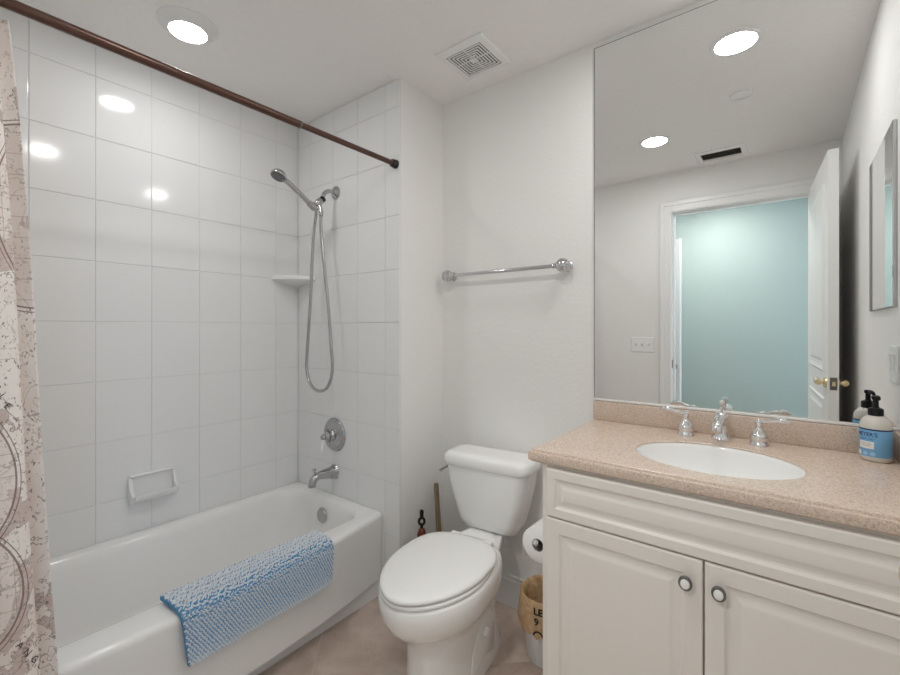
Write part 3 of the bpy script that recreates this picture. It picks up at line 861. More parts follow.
# chenille tufts, one mesh
mb = MB()
cols = []
rows_n, cols_n = 42, 104
for i in range(rows_n):
    s = ML * (i + 0.5) / rows_n
    fb = i / (rows_n - 1)
    for j in range(cols_n):
        y = my0 + 0.004 + (my1 - my0 - 0.008) * (j + 0.5 * (i % 2)) / (cols_n - 0.5)
        p, nn, tg = mat_pt(s + random.uniform(-0.002, 0.002), y + random.uniform(-0.001, 0.001), 0.0155)
        # long noodle lying across the row
        ly = Vector((0, 1, 0))
        ax = (ly * random.uniform(0.55, 0.9) * (1 if i % 2 else -1) + tg * 0.8).normalized()
        bi = nn.cross(ax).normalized()
        a, b_, c_ = 0.0050, 0.0023, 0.0046
        n0 = len(mb.bm.verts)
        prev = None
        for k in range(5):
            th = PI * k / 4
            if k in (0, 4): cur = [mb.bm.verts.new(p + nn * 0.001 + ax * a * math.cos(th))]
            else: cur = [mb.bm.verts.new(p + nn * 0.001 + ax * a * math.cos(th) + math.sin(th) * (bi * b_ * math.cos(2 * PI * q / 6) + nn * c_ * math.sin(2 * PI * q / 6))) for q in range(6)]
            if prev:
                for q in range(6):
                    r_ = (q + 1) % 6
                    if len(prev) == 1: mb.face([prev[0], cur[q], cur[r_]])
                    elif len(cur) == 1: mb.face([prev[q], cur[0], prev[r_]])
                    else: mb.face([prev[q], cur[q], cur[r_], prev[r_]])
            prev = cur
        # dyed white at the edges, blue towards the middle of the hanging face
        q = (fb - 0.28) / 0.72
        if q < 0: bl = 0.10 if i % 4 else 0.55
        else: bl = 0.62 + 0.30 * math.sin(PI * min(1, max(0, q * 1.1))) - (0.25 if q > 0.9 else 0)
        w = (0.80, 0.83, 0.865); bb = (0.20, 0.40, 0.64) if q >= 0 else (0.36, 0.42, 0.50)
        k = (0.10 if (j + i // 2) % 2 else 1.12) * bl * random.uniform(0.75, 1.15)
        k = min(1, max(0, k))
        cc = tuple(w[c] * (1 - k) + bb[c] * k for c in range(3))
        cols.extend([cc] * (len(mb.bm.verts) - n0))
pl = mb.build('pile', M['pile'], t, angle=180)
ca = pl.data.color_attributes.new('tuft', 'FLOAT_COLOR', 'POINT')
for i, cc in enumerate(cols): ca.data[i].color = (*cc, 1)

# ================================================================== TOWEL BAR
tz, ty = 1.543, YB - 0.050
t = empty('towel_bar', (-1.06, YB, tz), 'chrome towel bar on the wall above the toilet', 'towel bar')
mb = MB(); mb.tube([(-1.347, ty, tz), (-0.752, ty, tz)], 0.0085, 18); bar = mb.build('bar', M['gchrome'], t)
for x, s in ((-1.355, -1), (-0.744, 1)):
    mb = MB()
    mb.lathe([(0.024, 0.0003), (0.024, 0.005), (0.020, 0.009), (0.014, 0.012), (0.013, 0.020), (0.019, 0.026), (0.027, 0.036), (0.0295, 0.050), (0.0285, 0.060), (0.023, 0.066), (0.019, 0.064), (0.012, 0.068), (0, 0.070)], (x, YB, tz), (0, -1, 0), 28)
    mb.lathe([(0.0, -0.004), (0.012, -0.004), (0.0135, 0.0), (0.012, 0.004), (0.0115, 0.016), (0.013, 0.019), (0.0095, 0.022)], (x - s * 0.024, ty, tz), (-s, 0, 0), 20)
    mb.build('post', M['gchrome'], t)

# ================================================================== TOILET
tx = -1.013
t = empty('toilet', (tx, 1.35, 0), 'white two-piece toilet with closed lid between the tub and the vanity', 'toilet')
def egg(z, hw, yf, yb, cyf=None, pw=1.84, pb=2.6, n=56):
    """plan outline: half width hw, front at yf, back at yb, widest at cyf"""
    cyf = cyf if cyf is not None else yb - (yb - yf) * 0.42
    out = []
    for k in range(n):
        a = 2 * PI * k / n
        c_, s_ = math.cos(a), math.sin(a)
        if s_ < 0: e = 2.0 / pw; ly = cyf - yf
        else: e = 2.0 / pb; ly = yb - cyf
        X = hw * math.copysign(abs(c_) ** e, c_); Y = ly * math.copysign(abs(s_) ** e, s_)
        out.append(Vector((tx + X, cyf + Y, z)))
    return out
t.rotation_euler.z = math.radians(6.2)
mb = MB()
rings = [egg(0.001, 0.120, 1.075, 1.58, 1.33, 2.6, 3.0), egg(0.02, 0.120, 1.073, 1.58, 1.33, 2.6, 3.0), egg(0.06, 0.113, 1.078, 1.56, 1.32, 2.4, 3.0), egg(0.14, 0.110, 1.078, 1.55, 1.31, 2.3, 3.0), egg(0.20, 0.112, 1.072, 1.54, 1.30, 2.2, 3.0), egg(0.235, 0.118, 1.062, 1.54, 1.28),
         egg(0.262, 0.136, 1.034, 1.53, 1.25), egg(0.285, 0.158, 1.000, 1.525, 1.23), egg(0.315, 0.174, 0.972, 1.52, 1.215), egg(0.345, 0.182, 0.956, 1.52, 1.205), egg(0.375, 0.185, 0.951, 1.515, 1.205), egg(0.398, 0.184, 0.952, 1.51, 1.205), egg(0.408, 0.179, 0.957, 1.505, 1.205), egg(0.410, 0.165, 0.975, 1.49, 1.205)]
mb.loft(rings, True, True)
mb.build('bowl', M['porcelain'], t, angle=60)
# deck that carries the tank
mb = MB()
def deck(z, hw0, hw1, y0, y1): return rrect(tx, (y0 + y1) / 2, hw1, (y1 - y0) / 2, 0.03, z, 4, 6)
DK = [rrect(tx, 1.565, 0.08, 0.125, 0.04, 0.20, 4, 6), rrect(tx, 1.565, 0.095, 0.125, 0.04, 0.30, 4, 6), rrect(tx, 1.565, 0.118, 0.13, 0.035, 0.375, 4, 6), rrect(tx, 1.565, 0.122, 0.132, 0.03, 0.395, 4, 6), rrect(tx, 1.565, 0.117, 0.127, 0.03, 0.402, 4, 6)]
for rg in DK:
    for p in rg: p.x = tx + (p.x - tx) * (1 - 0.62 * max(0, min(1, (p.y - 1.44) / 0.25)))
mb.loft(DK, True, True)
mb.build('tank_deck', M['porcelain'], t, angle=60)
# trapway side panels
for s in (-1, 1):
    mb = MB()
    base_ = [(1.250, 0.001), (1.245, 0.05), (1.262, 0.115), (1.295, 0.170), (1.345, 0.205), (1.395, 0.212), (1.425, 0.190), (1.440, 0.14), (1.442, 0.08), (1.430, 0.03), (1.405, 0.001)]
    cyx, czx = 1.345, 0.09
    def pr(x, k): return [(tx + s * x, cyx + (y - cyx) * k, max(0.001, czx + (z - czx) * k)) for y, z in base_]
    mb.loft([pr(0.080, 1.02), pr(0.104, 1.0), pr(0.111, 0.97), pr(0.114, 0.92)], True, True)
    mb.build('trapway_cover', M['porcelain'], t, angle=50)
    mb = MB(); mb.lathe([(0.0165, 0), (0.0165, 0.008), (0.013, 0.013), (0, 0.015)], (tx + s * 0.1135, 1.352, 0.150), (s, 0, 0), 24); mb.build('bolt_cap', M['plastic'], t)
# seat ring and lid
mb = MB()
mb.loft([egg(0.4105, 0.174, 0.957, 1.42, 1.205), egg(0.413, 0.178, 0.952, 1.425, 1.205), egg(0.421, 0.179, 0.951, 1.425, 1.205), egg(0.4245, 0.175, 0.956, 1.42, 1.205)], True, True)
mb.build('seat', M['plastic'], t, angle=60)
mb = MB()
mb.loft([egg(0.4275, 0.174, 0.957, 1.428, 1.222, 1.84, 2.9), egg(0.431, 0.179, 0.950, 1.433, 1.222, 1.84, 2.9), egg(0.438, 0.180, 0.949, 1.434, 1.222, 1.84, 2.9), egg(0.4435, 0.176, 0.954, 1.431, 1.222, 1.84, 2.9), egg(0.447, 0.167, 0.966, 1.422, 1.222, 1.84, 2.9), egg(0.4495, 0.140, 1.00, 1.40, 1.222, 1.84, 2.8), egg(0.4505, 0.075, 1.09, 1.34, 1.215)], True, True)
mb.build('lid', M['plastic'], t, angle=60)
for s in (-1, 1):
    mb = MB(); mb.box(tx + s * 0.075 - 0.022, tx + s * 0.075 + 0.022, 1.425, 1.465, 0.4025, 0.436, 0.008, 3); mb.build('seat_hinge', M['plastic'], t)
# tank
mb = MB()
ytf, ytb = 1.545, 1.725
def tk(z, hw, yf, r): return rrect(tx, (yf + ytb) / 2, hw, (ytb - yf) / 2, r, z, 6, 8)
mb.loft([tk(0.4025, 0.118, 1.590, 0.045), tk(0.411, 0.134, 1.576, 0.05), tk(0.445, 0.146, 1.566, 0.05), tk(0.53, 0.170, 1.556, 0.05), tk(0.62, 0.190, 1.549, 0.05), tk(0.676, 0.198, 1.545, 0.05)], True, True)
mb.build('tank', M['porcelain'], t, angle=60)
mb = MB()
def ld(z, e, r): return rrect(tx, (1.535 + ytb + 0.004) / 2, 0.210 - e, (ytb + 0.004 - 1.535) / 2 - e * 0.8, r, z, 6, 8)
mb.loft([ld(0.6765, 0.006, 0.05), ld(0.680, 0.001, 0.055), ld(0.700, 0.0, 0.055), ld(0.713, 0.002, 0.055), ld(0.723, 0.008, 0.052), ld(0.729, 0.019, 0.045), ld(0.732, 0.035, 0.035), ld(0.7325, 0.06, 0.02)], True, True)
mb.build('tank_lid', M['porcelain'], t, angle=60)
mb = MB(); lx = tx - 0.194
mb.lathe([(0.015, 0), (0.015, 0.006), (0.008, 0.010), (0.007, 0.020), (0, 0.021)], (lx + 0.001, 1.615, 0.648), (-1, 0, 0), 20)
mb.tube(catmull([(lx - 0.016, 1.615, 0.648), (lx - 0.020, 1.585, 0.643), (lx - 0.022, 1.552, 0.639)], 5), 0.0055, 10)
mb.build('flush_lever', M['dchrome'], t)

# plunger and brush behind the toilet
t = empty('plunger', (-1.385, 1.665, 0), 'plunger with thin pale wooden handle upright behind the toilet', 'plunger')
mb = MB(); mb.lathe([(0, 0.515), (0.010, 0.513), (0.0125, 0.505), (0.0120, 0.42), (0.0145, 0.25), (0.0150, 0.10), (0, 0.10)], (-1.350, 1.665, 0), (-0.075, 0, 1), 18); mb.build('handle', M['stick'], t)
mb = MB(); mb.lathe([(0.060, 0.001), (0.062, 0.02), (0.05, 0.06), (0.03, 0.085), (0.02, 0.12), (0.012, 0.125)], (-1.352, 1.665, 0), (0, 0, 1), 28)
for v in mb.bm.verts: v.co.x += -0.033 * min(1, v.co.z / 0.09)
mb.build('rubber_cup', M['black'], t)

bx, by = -1.337, 1.500
t = empty('toilet_brush', (bx, by, 0), 'dark toilet brush with ring-topped handle and amber grip beside the tub end', 'toilet brush')
mb = MB()
mb.lathe([(0, 0.0), (0.042, 0.001), (0.045, 0.01), (0.046, 0.16), (0.043, 0.20), (0.038, 0.205), (0.038, 0.19), (0, 0.19)], (bx, by, 0), (0, 0, 1), 28)
mb.build('holder', M['black'], t)
mb = MB(); mb.lathe([(0.008, 0.16), (0.008, 0.290), (0.014, 0.297), (0.0205, 0.316), (0.021, 0.336), (0.015, 0.356), (0.007, 0.364), (0, 0.365)], (bx, by, 0), (0, 0, 1), 20); mb.build('amber_grip', M['amber'], t)
mb = MB(); mb.lathe([(0.0065, 0.358), (0.007, 0.380)], (bx, by, 0), (0, 0, 1), 14)
vd = Vector((-bx, -by, 0)).normalized(); sd = Vector((-vd.y, vd.x, 0))
ring = [Vector((bx, by, 0.394)) + sd * 0.0125 * math.cos(2 * PI * k / 24) + Vector((0, 0, 0.0155 * math.sin(2 * PI * k / 24))) for k in range(25)]
mb.tube(ring, 0.0060, 10, False)
mb.lathe([(0.007, 0.408), (0.0095, 0.414), (0.0085, 0.430), (0.0105, 0.437), (0.007, 0.446), (0, 0.448)], (bx, by, 0), (0, 0, 1), 14)
mb.build('ring_finial', M['black'], t)
hk = [Vector((bx, by, 0.292)), Vector((bx, by, 0.300)) - sd * 0.022, Vector((bx, by, 0.288)) - sd * 0.045, Vector((bx, by, 0.245)) - sd * 0.054]
mb = MB(); mb.tube(catmull(hk, 6), 0.009, 12); mb.build('side_hook', M['black'], t)

# ================================================================== VANITY
CX0, CX1, CYF = -0.593, XW - 0.001, 1.217
t = empty('vanity_cabinet', ((CX0 + CX1) / 2, 1.48, 0), 'cream raised-panel vanity cabinet with two doors under the beige counter', 'cabinet')
mb = MB()
mb.box(CX0, CX0 + 0.018, CYF + 0.018, YB - 0.001, 0.0, 0.873)
mb.box(CX1 - 0.018, CX1, CYF + 0.018, YB - 0.001, 0.0, 0.873)
mb.box(CX0 + 0.018, CX1 - 0.018, YB - 0.012, YB - 0.001, 0.09, 0.873)
mb.box(CX0 + 0.018, CX1 - 0.018, CYF + 0.018, YB - 0.012, 0.09, 0.105)
FA, FB = CX0 + 0.04, CX1 - 0.04
mb.box(CX0, FA, CYF, CYF + 0.018, 0.0, 0.873); mb.box(FB, CX1, CYF, CYF + 0.018, 0.0, 0.873)
for z0_, z1_ in ((0.09, 0.125), (0.712, 0.742), (0.835, 0.873)): mb.box(FA, FB, CYF, CYF + 0.018, z0_, z1_)
mb.box(-0.185, -0.145, CYF, CYF + 0.018, 0.125, 0.712)
mb.build('carcass', M['cabinet'], t, flat=True)
mb = MB(); mb.box(CX0 + 0.0185, CX1 - 0.0185, CYF + 0.06, CYF + 0.075, 0.0, 0.089); mb.build('toe_kick', M['cabinet'], t, flat=True)
yf = 1.197
st_door = [(0, 0.004), (0.0015, 0.0012), (0.004, 0), (0.040, 0), (0.0425, 0.0022), (0.046, 0.0062), (0.052, 0.0078), (0.057, 0.0070), (0.070, 0.0022), (0.076, 0.0006), (0.080, 0.0003)]
st_draw = [(0, 0.004), (0.0015, 0.0012), (0.004, 0), (0.026, 0), (0.0285, 0.0022), (0.032, 0.0062), (0.037, 0.0075), (0.041, 0.0068), (0.052, 0.0020), (0.056, 0.0006), (0.058, 0.0003)]
mb = MB(); mb.panel(CX0 + 0.020, CX1 - 0.012, 0.7255, 0.866, yf, 0.019, st_draw); mb.build('false_drawer_front', M['cabinet'], t, angle=20)
for (a, b_, kx) in ((CX0 + 0.020, -0.1665, -0.200), (-0.1625, CX1 - 0.012, -0.131)):
    mb = MB(); mb.panel(a, b_, 0.115, 0.7215, yf, 0.019, st_door); dr = mb.build('door', M['cabinet'], t, angle=20)
    mb = MB(); mb.lathe([(0.007, -0.0002), (0.006, 0.012), (0.0085, 0.015), (0.0165, 0.018), (0.0172, 0.022), (0.0150, 0.0255), (0.0115, 0.0262)], (kx, yf, 0.667), (0, -1, 0), 32, 0.90, 1.06)
    kn = mb.build('knob', M['pewter'], dr)
    mb = MB(); mb.lathe([(0.0113, 0.0255), (0.0110, 0.0270), (0.007, 0.0288), (0, 0.0295)], (kx, yf, 0.667), (0, -1, 0), 28, 0.90, 1.06)
    cc = mb.build('ceramic_centre', M['plastic'], kn)

# countertop with oval cut-out
KX0, KX1, KY0, KY1 = -0.632, XW - 0.001, 1.196, YB - 0.001
t = empty('countertop', ((KX0 + KX1) / 2, (KY0 + KY1) / 2, 0.875), 'speckled beige countertop with backsplash on the vanity', 'countertop')
scx, scy, sa, sb = -0.173, 1.435, 0.2035, 0.1655
n = 120
def rect_ring(off, z):
    x0, x1, y0, y1 = KX0 + off, KX1, KY0 + off, KY1
    pts = []
    for k in range(n):
        a = 2 * PI * k / n
        dx, dy = sa * math.cos(a), sb * math.sin(a)
        ts = []
        if dx > 1e-9: ts.append((x1 - scx) / dx)
        if dx < -1e-9: ts.append((x0 - scx) / dx)
        if dy > 1e-9: ts.append((y1 - scy) / dy)
        if dy < -1e-9: ts.append((y0 - scy) / dy)
        tt = min(ts); pts.append(Vector((scx + dx * tt, scy + dy * tt, z)))
    for X, Y in ((x0, y0), (x1, y0), (x1, y1), (x0, y1)):
        k = min(range(n), key=lambda i: (pts[i].x - X) ** 2 + (pts[i].y - Y) ** 2)
        pts[k] = Vector((X, Y, z))
    return pts
def ell(e, z): return [Vector((scx + (sa + e) * math.cos(2 * PI * k / n), scy + (sb + e) * math.sin(2 * PI * k / n), z)) for k in range(n)]
mb = MB()
mb.loft([ell(0.0005, 0.9105), ell(0.045, 0.9105), ell(0.045, 0.8755), rect_ring(0.010, 0.8755), rect_ring(0.006, 0.8795), rect_ring(0.0008, 0.8815), rect_ring(0.0, 0.8835), rect_ring(0.0, 0.9030), rect_ring(0.001, 0.9055), rect_ring(0.0035, 0.9062), rect_ring(0.0062, 0.9058), rect_ring(0.0075, 0.9085), rect_ring(0.0082, 0.9125), rect_ring(0.0100, 0.9146), rect_ring(0.013, 0.915),
         ell(0.003, 0.915), ell(0.0, 0.912), ell(0.0005, 0.9105)])
top = mb.build('slab', M['counter'], t, angle=30)
mb = MB(); mb.box(KX0 + 0.004, KX1, YB - 0.020, YB - 0.0012, 0.9153, 0.990, 0.002); mb.build('backsplash', M['counter'], t)
mb = MB(); mb.box(KX1 - 0.018, KX1, KY0 + 0.012, YB - 0.0203, 0.9153, 0.990, 0.002); mb.build('side_splash', M['counter'], t)

# undermount basin
t = empty('sink_basin', (scx, scy, 0.73), 'white oval undermount sink basin set in the beige counter', 'sink')
mb = MB()
rings = [ell(0.022, 0.8745), ell(0.022, 0.868), ell(0.004, 0.852)]
rings = [[Vector((scx + (sa * k) * math.cos(2 * PI * i / n), scy + (sb * k) * math.sin(2 * PI * i / n), z)) for i in range(n)] for k, z in
         ((1.09, 0.9095), (1.012, 0.9096), (1.000, 0.908), (0.992, 0.898), (0.965, 0.868), (0.89, 0.815), (0.75, 0.780), (0.50, 0.757), (0.22, 0.748), (0.11, 0.746))]
R = mb.loft(rings)
mb.fan(R[-1], (scx, scy, 0.7455))
bs = mb.build('bowl', M['porcelain'], t, angle=60)
md = bs.modifiers.new('thickness', 'SOLIDIFY'); md.thickness = 0.008; md.offset = -1
mb = MB(); mb.lathe([(0.022, 0.0), (0.022, 0.003), (0.016, 0.0045), (0.012, 0.003), (0, 0.006)], (scx, scy, 0.7475), (0, 0, 1), 28); mb.build('drain', M['chrome'], t)

# widespread faucet
t = empty('faucet', (-0.183, 1.686, 0.915), 'chrome widespread faucet with two lever handles behind the sink', 'faucet')
fxs, fys, fz = -0.181, 1.686, 0.9152
mb = MB()
mb.lathe([(0, 0.0), (0.029, 0.0), (0.029, 0.004), (0.025, 0.009), (0.0240, 0.013), (0.0225, 0.020), (0.0190, 0.045), (0.0170, 0.062), (0.0195, 0.066), (0.0205, 0.074), (0.0175, 0.083), (0.010, 0.089), (0, 0.091)], (fxs, fys, fz), (0, 0, 1), 32)
sp = catmull([(fxs, fys - 0.004, fz + 0.056), (fxs, fys - 0.030, fz + 0.068), (fxs, fys - 0.065, fz + 0.072), (fxs, fys - 0.098, fz + 0.062), (fxs, fys - 0.112, fz + 0.044)], 6)
mb.tube(sp, [0.0170 - 0.003 * i / len(sp) for i in range(len(sp))], 18)
spo = mb.build('spout', M['chrome'], t)
mb = MB(); mb.lathe([(0.003, 0.0), (0.003, 0.050), (0.0070, 0.054), (0.0090, 0.062), (0.006, 0.070), (0, 0.071)], (fxs, fys + 0.023, fz + 0.055), (0, 0, 1), 16)
mb.tube([(fxs, fys + 0.023, fz + 0.001), (fxs, fys + 0.023, fz + 0.06)], 0.003, 10)
mb.build('lift_rod', M['chrome'], t)
for x, y, s in ((-0.284, 1.680, -1), (-0.078, 1.674, 1)):
    mb = MB()
    mb.lathe([(0, 0.0), (0.0265, 0.0), (0.0265, 0.004), (0.0235, 0.009), (0.0215, 0.016), (0.0235, 0.022), (0.0245, 0.028), (0.0205, 0.036), (0.0135, 0.046), (0.0100, 0.054), (0.0085, 0.062), (0.0105, 0.066), (0.0112, 0.072), (0.0085, 0.079), (0.004, 0.082), (0, 0.0825)], (x, y, fz), (0, 0, 1), 30)
    hb = mb.build('handle_base', M['chrome'], t)
    mb = MB()
    pth = catmull([(x, y, fz + 0.072), (x + s * 0.018, y - 0.002, fz + 0.076), (x + s * 0.040, y - 0.004, fz + 0.082), (x + s * 0.060, y - 0.005, fz + 0.0835), (x + s * 0.074, y - 0.006, fz + 0.079)], 6)
    L_ = len(pth) - 1
    mb.tube(pth, [0.0058 + 0.0042 * math.exp(-((i / L_ - 0.74) / 0.2) ** 2) for i in range(L_ + 1)], 14)
    mb.ellipsoid(pth[-1], 0.007, 0.006, 0.006)
    mb.build('lever', M['chrome'], hb)

# soap bottle
HS = 1.10
class MBs(MB):
    def build(self, *a, **k):
        for v in self.bm.verts: v.co.z = bz + (v.co.z - bz) * HS
        return MB.build(self, *a, **k)
bxx, byy, bz = 0.186, 1.680, 0.9152
t = empty('soap_dispenser', (bxx, byy, bz), 'blue labelled hand soap bottle with black pump on the counter corner', 'soap bottle')
mb = MBs()
mb.lathe([(0, 0), (0.028, 0.0), (0.0325, 0.004), (0.034, 0.010), (0.034, 0.086), (0.0325, 0.096), (0.027, 0.105), (0.019, 0.111), (0.013, 0.114), (0.013, 0.118), (0, 0.118)], (bxx, byy, bz), (0, 0, 1), 40)
mb.build('bottle', M['soap'], t)
mb = MBs()
mb.lathe([(0.0342, 0.013), (0.03445, 0.0135), (0.03445, 0.0815), (0.0342, 0.082)], (bxx, byy, bz), (0, 0, 1), 48)
lb = mb.build('label', M['label_blue'], t)
face_a = math.atan2(-byy, -bxx)      # bearing of the label front
def wrap(a0, z0, r=0.0347):
    def fn_(x, y):
        a = a0 + x / r
        return Vector((bxx + r * math.cos(a), byy + r * math.sin(a), z0 + y))
    return fn_
def patch(mb, a0, z0, w, h, r=0.0347):
    f_ = wrap(a0, z0, r)
    mb.grid([[f_(-w / 2 + w * i / 8, -h / 2 + h * j) for i in range(9)] for j in (0, 1)])
a0 = face_a - 0.60
mb = MBs()
mb.lathe([(0.03455, 0.0785), (0.0348, 0.079), (0.0348, 0.0815), (0.03455, 0.082)], (bxx, byy, bz), (0, 0, 1), 48)
mb.text("MEYER'S", 0.0135, wrap(a0, bz + 0.0675), 0.015)
mb.text('CLEAN DAY', 0.0068, wrap(a0, bz + 0.0565))
mb.build('navy_print', M['label_navy'], lb, recalc=False)
mb = MBs(); patch(mb, a0 - 0.02, bz + 0.0415, 0.036, 0.018); patch(mb, a0 - 0.55, bz + 0.0205, 0.012, 0.011); mb.build('white_print', M['label_white'], lb, recalc=False)
mb = MBs()
for z, w in ((0.046, 0.022), (0.0425, 0.026), (0.039, 0.018)): patch(mb, a0, bz + z, w, 0.0012, 0.0349)
mb.build('grey_print', M['lead'], lb, recalc=False)
mb = MBs()
for da in (-0.05, 0.42):
    f_ = wrap(a0 + da, bz + 0.0205)
    c_ = mb.bm.verts.new(f_(0, 0)); rg = [mb.bm.verts.new(f_(0.0062 * math.cos(2 * PI * k / 20), 0.0052 * math.sin(2 * PI * k / 20))) for k in range(20)]
    for k in range(20): mb.face([rg[k], rg[(k + 1) % 20], c_])
mb.build('pale_print', M['label_pale'], lb, recalc=False)
mb = MBs()
mb.lathe([(0.0135, 0.113), (0.0165, 0.114), (0.0165, 0.128), (0.0150, 0.131), (0.0075, 0.134), (0.0062, 0.137), (0.0062, 0.152), (0.0085, 0.153), (0.0092, 0.157), (0.0088, 0.1615), (0, 0.163)], (bxx, byy, bz), (0, 0, 1), 24)
nd = Vector((0.30, 0.95, 0)).normalized()
pt = [Vector((bxx, byy, bz + 0.157)), Vector((bxx, byy, bz + 0.158)) + nd * 0.015, Vector((bxx, byy, bz + 0.156)) + nd * 0.028, Vector((bxx, byy, bz + 0.150)) + nd * 0.034]
mb.tube(catmull(pt, 4), [0.006 - 0.0022 * i / 12 for i in range(13)], 12)
mb.build('pump', M['black'], t)

# ================================================================== MIRRORS, SWITCHES
t = empty('wall_mirror', (-0.19, YB, 0.993), 'large frameless wall mirror above the vanity backsplash', 'mirror')
mx0, mx1, mz0, mz1 = -0.629, XW - 0.0015, 0.9925, 2.417
mb = MB(); mb.box(mx0, mx1, YB - 0.0055, YB - 0.0005, mz0, mz1); mb.build('edge', M['mirror_edge'], t, flat=True)
mb = MB(); mb.quadpts([(mx0 + 0.0022, YB - 0.0058, mz0 + 0.001), (mx1, YB - 0.0058, mz0 + 0.001), (mx1, YB - 0.0058, mz1 - 0.0022), (mx0 + 0.0022, YB - 0.0058, mz1 - 0.0022)]); mb.build('glass', M['mirror'], t, recalc=False, flat=True)
mb = MB(); mb.box(mx0, mx1, YB - 0.0095, YB - 0.006, 0.9915, 0.9995, 0.001); mb.build('bottom_channel', M['trim'], t)

t = empty('medicine_cabinet', (XW, 1.42, 1.34), 'mirrored medicine cabinet on the right wall, seen edge-on in the large mirror', 'medicine cabinet')
mb = MB(); mb.box(XW - 0.0085, XW - 0.0005, 1.185, 1.672, 1.345, 1.905, 0.001); mb.build('cabinet_door', simple('cabinet edge grey', (0.62, 0.63, 0.63), 0.3), t, flat=True)
mb = MB(); X = XW - 0.0105
bev = 0.002
mb.loft([[(X + 0.002, 1.186, 1.346), (X + 0.002, 1.671, 1.346), (X + 0.002, 1.671, 1.904), (X + 0.002, 1.186, 1.904)], [(X, 1.186 + bev, 1.346 + bev), (X, 1.671 - bev, 1.346 + bev), (X, 1.671 - bev, 1.904 - bev), (X, 1.186 + bev, 1.904 - bev)]], False, True)
mb.build('mirror_face', M['mirror'], t, flat=True)

def switch_plate(name, c, u, nrm, gangs, label, toggle):
    c = Vector(c); u = Vector(u); nrm = Vector(nrm); z = Vector((0, 0, 1))
    t = empty(name, c, label, 'light switch')
    w = 0.023 + 0.046 * gangs; h = 0.058; hw = w / 2 + 0.004
    mb = MB()
    def rr(k, o): return [c + u * a * (hw - k) + z * b * (h - k) + nrm * o for a, b in ((-1, -1), (1, -1), (1, 1), (-1, 1))]
    mb.loft([rr(0, 0.0003), rr(0.0, 0.003), rr(0.004, 0.0055)], False, True); mb.build('plate', M['plastic'], t, flat=True)
    for g in range(gangs):
        o = (g - (gangs - 1) / 2) * 0.046
        mb = MB()
        if toggle:
            mb.loft([[c + u * (o + a * 0.006) + z * (b * 0.011) + nrm * 0.0055 for a, b in ((-1, -1), (1, -1), (1, 1), (-1, 1))], [c + u * (o + a * 0.0045) + z * (b * 0.004 + 0.012) + nrm * 0.016 for a, b in ((-1, -1), (1, -1), (1, 1), (-1, 1))]], False, True)
            mb.build('toggle', M['plastic'], t, flat=True)
        else:
            mb.loft([[c + u * (o + a * 0.0165) + z * (b * 0.033) + nrm * 0.0055 for a, b in ((-1, -1), (1, -1), (1, 1), (-1, 1))], [c + u * (o + a * 0.0150) + z * (b * 0.0315) + nrm * (0.0075 + 0.003 * b) for a, b in ((-1, -1), (1, -1), (1, 1), (-1, 1))]], False, True)
            mb.build('rocker', M['plastic'], t, flat=True)
switch_plate('light_switch', (XW, 1.640, 1.172), (0, 1, 0), (-1, 0, 0), 2, 'white rocker switch plate on the right wall above the soap bottle', False)
switch_plate('light_switch', (-0.905, YR, 1.155), (1, 0, 0), (0, 1, 0), 3, 'white switch plate beside the doorway casing, reflected in the mirror', True)

# ================================================================== TOILET PAPER, WASTE BIN
px, pz, py0, py1 = -0.6515, 0.572, 1.300, 1.405
t = empty('paper_holder', (CX0, 1.44, pz), 'chrome toilet paper holder on the vanity side', 'toilet paper holder')
mb = MB()
mb.lathe([(0.022, 0.0003), (0.022, 0.005), (0.012, 0.010), (0.009, 0.02), (0.009, 0.062), (0, 0.068)], (CX0, 1.445, pz + 0.012), (-1, 0, 0), 24); mb.build('wall_post', M['chrome'], t)
mb = MB(); mb.tube(catmull([(px, 1.445, pz + 0.012), (px, 1.36, pz + 0.012), (px, 1.30, pz + 0.0115), (px, 1.286, pz + 0.013)], 5), 0.0065, 14); mb.ellipsoid((px, 1.284, pz + 0.014), 0.009, 0.009, 0.010); mb.build('arm', M['chrome'], t)
t = empty('toilet_paper', (px, 1.35, pz), 'white toilet paper roll on a holder at the vanity side', 'toilet paper')
mb = MB(); mb.lathe([(0.0205, 0.0), (0.0545, 0.0), (0.0565, 0.002), (0.0565, py1 - py0 - 0.002), (0.0545, py1 - py0), (0.0205, py1 - py0)], (px, py0, pz), (0, 1, 0), 48)
mb.loft([[(px - 0.0567, py0 + 0.001, pz), (px - 0.0567, py1 - 0.001, pz)], [(px - 0.0575, py0 + 0.001, pz - 0.03), (px - 0.0575, py1 - 0.001, pz - 0.03)], [(px - 0.0565, py0 + 0.001, pz - 0.062), (px - 0.0565, py1 - 0.001, pz - 0.062)]], closed=False)
mb.build('roll', M['paper'], t, angle=50)
mb = MB(); mb.lathe([(0.0200, 0.0005), (0.0205, 0.0005), (0.0205, py1 - py0 - 0.0005), (0.0195, py1 - py0 - 0.0005), (0.0195, 0.0005), (0.0200, 0.0005)], (px, py0, pz), (0, 1, 0), 32); mb.build('core', M['cardboard'], t)

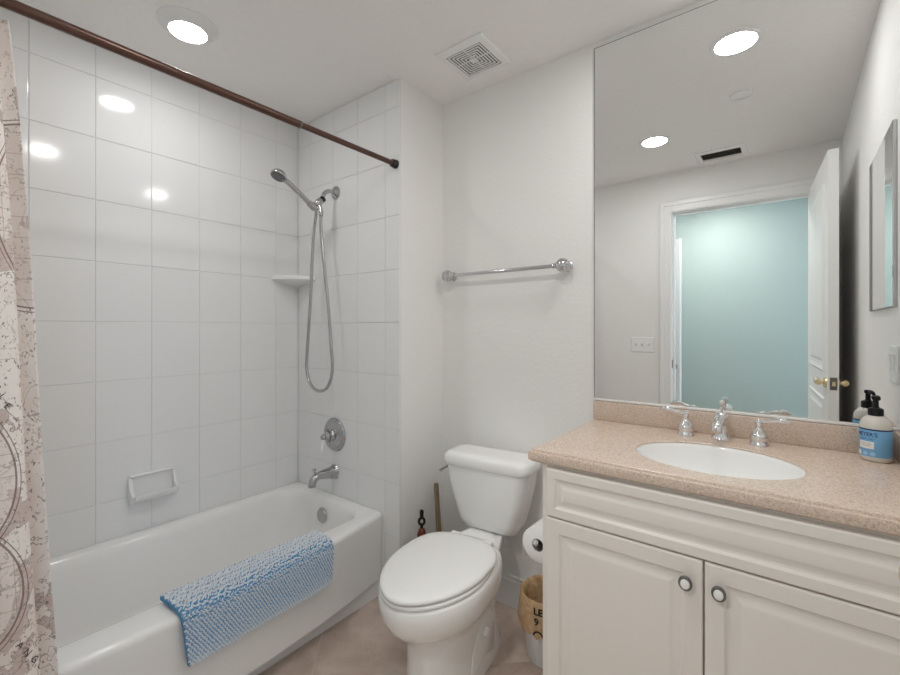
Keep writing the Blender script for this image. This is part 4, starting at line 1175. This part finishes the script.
wx, wy = -0.748, 1.572
t = empty('waste_bin', (wx, wy, 0), 'small white waste bin lined with a folded brown paper bag beside the vanity', 'waste bin')
mb = MB(); mb.lathe([(0, 0.001), (0.070, 0.001), (0.076, 0.008), (0.094, 0.235), (0.094, 0.238), (0.091, 0.238), (0.074, 0.012), (0, 0.012)], (wx, wy, 0), (0, 0, 1), 40); mb.build('bin', M['white_bin'], t)
mb = MB()
nb = 72
def bag_ring(r, z, amp, zamp, ph=0.0):
    out = []
    for k in range(nb):
        a = 2 * PI * k / nb
        q = mnoise.noise(Vector((3 * math.cos(a), 3 * math.sin(a), z * 12 + ph)))
        q2 = mnoise.noise(Vector((6 * math.cos(a), 6 * math.sin(a), 5 + ph)))
        out.append(Vector((wx + (r + amp * q) * math.cos(a), wy + (r + amp * q) * math.sin(a), z + zamp * q2)))
    return out
mb.loft([bag_ring(0.108, 0.138, 0.006, 0.020), bag_ring(0.111, 0.165, 0.006, 0.006), bag_ring(0.109, 0.20, 0.005, 0.004), bag_ring(0.106, 0.235, 0.004, 0.003), bag_ring(0.104, 0.258, 0.003, 0.003), bag_ring(0.099, 0.265, 0.003, 0.003), bag_ring(0.0905, 0.258, 0.002, 0.003), bag_ring(0.087, 0.22, 0.002, 0.002), bag_ring(0.078, 0.10, 0.002, 0.0), bag_ring(0.070, 0.03, 0.001, 0.0)])
mb.build('paper_bag', M['bag'], t, angle=70)
mb = MB()
ba = math.atan2(-wy, -wx) - 0.20
def bagfn(a0, z0, r=0.1165):
    def fn_(x, y):
        a = a0 + x / r
        return Vector((wx + r * math.cos(a), wy + r * math.sin(a), z0 + y))
    return fn_
mb.text('LE', 0.036, bagfn(ba - 0.10, 0.236, 0.1125), 0.03); mb.text('9', 0.036, bagfn(ba - 0.14, 0.201, 0.1165), 0.03)
f_ = bagfn(ba - 0.08, 0.152, 0.1185)
mb.grid([[f_(rr * math.cos(PI * k / 14), rr * math.sin(PI * k / 14)) for k in range(15)] for rr in (0.014, 0.020)])
mb.build('black_lettering', M['ink'], t, recalc=False)
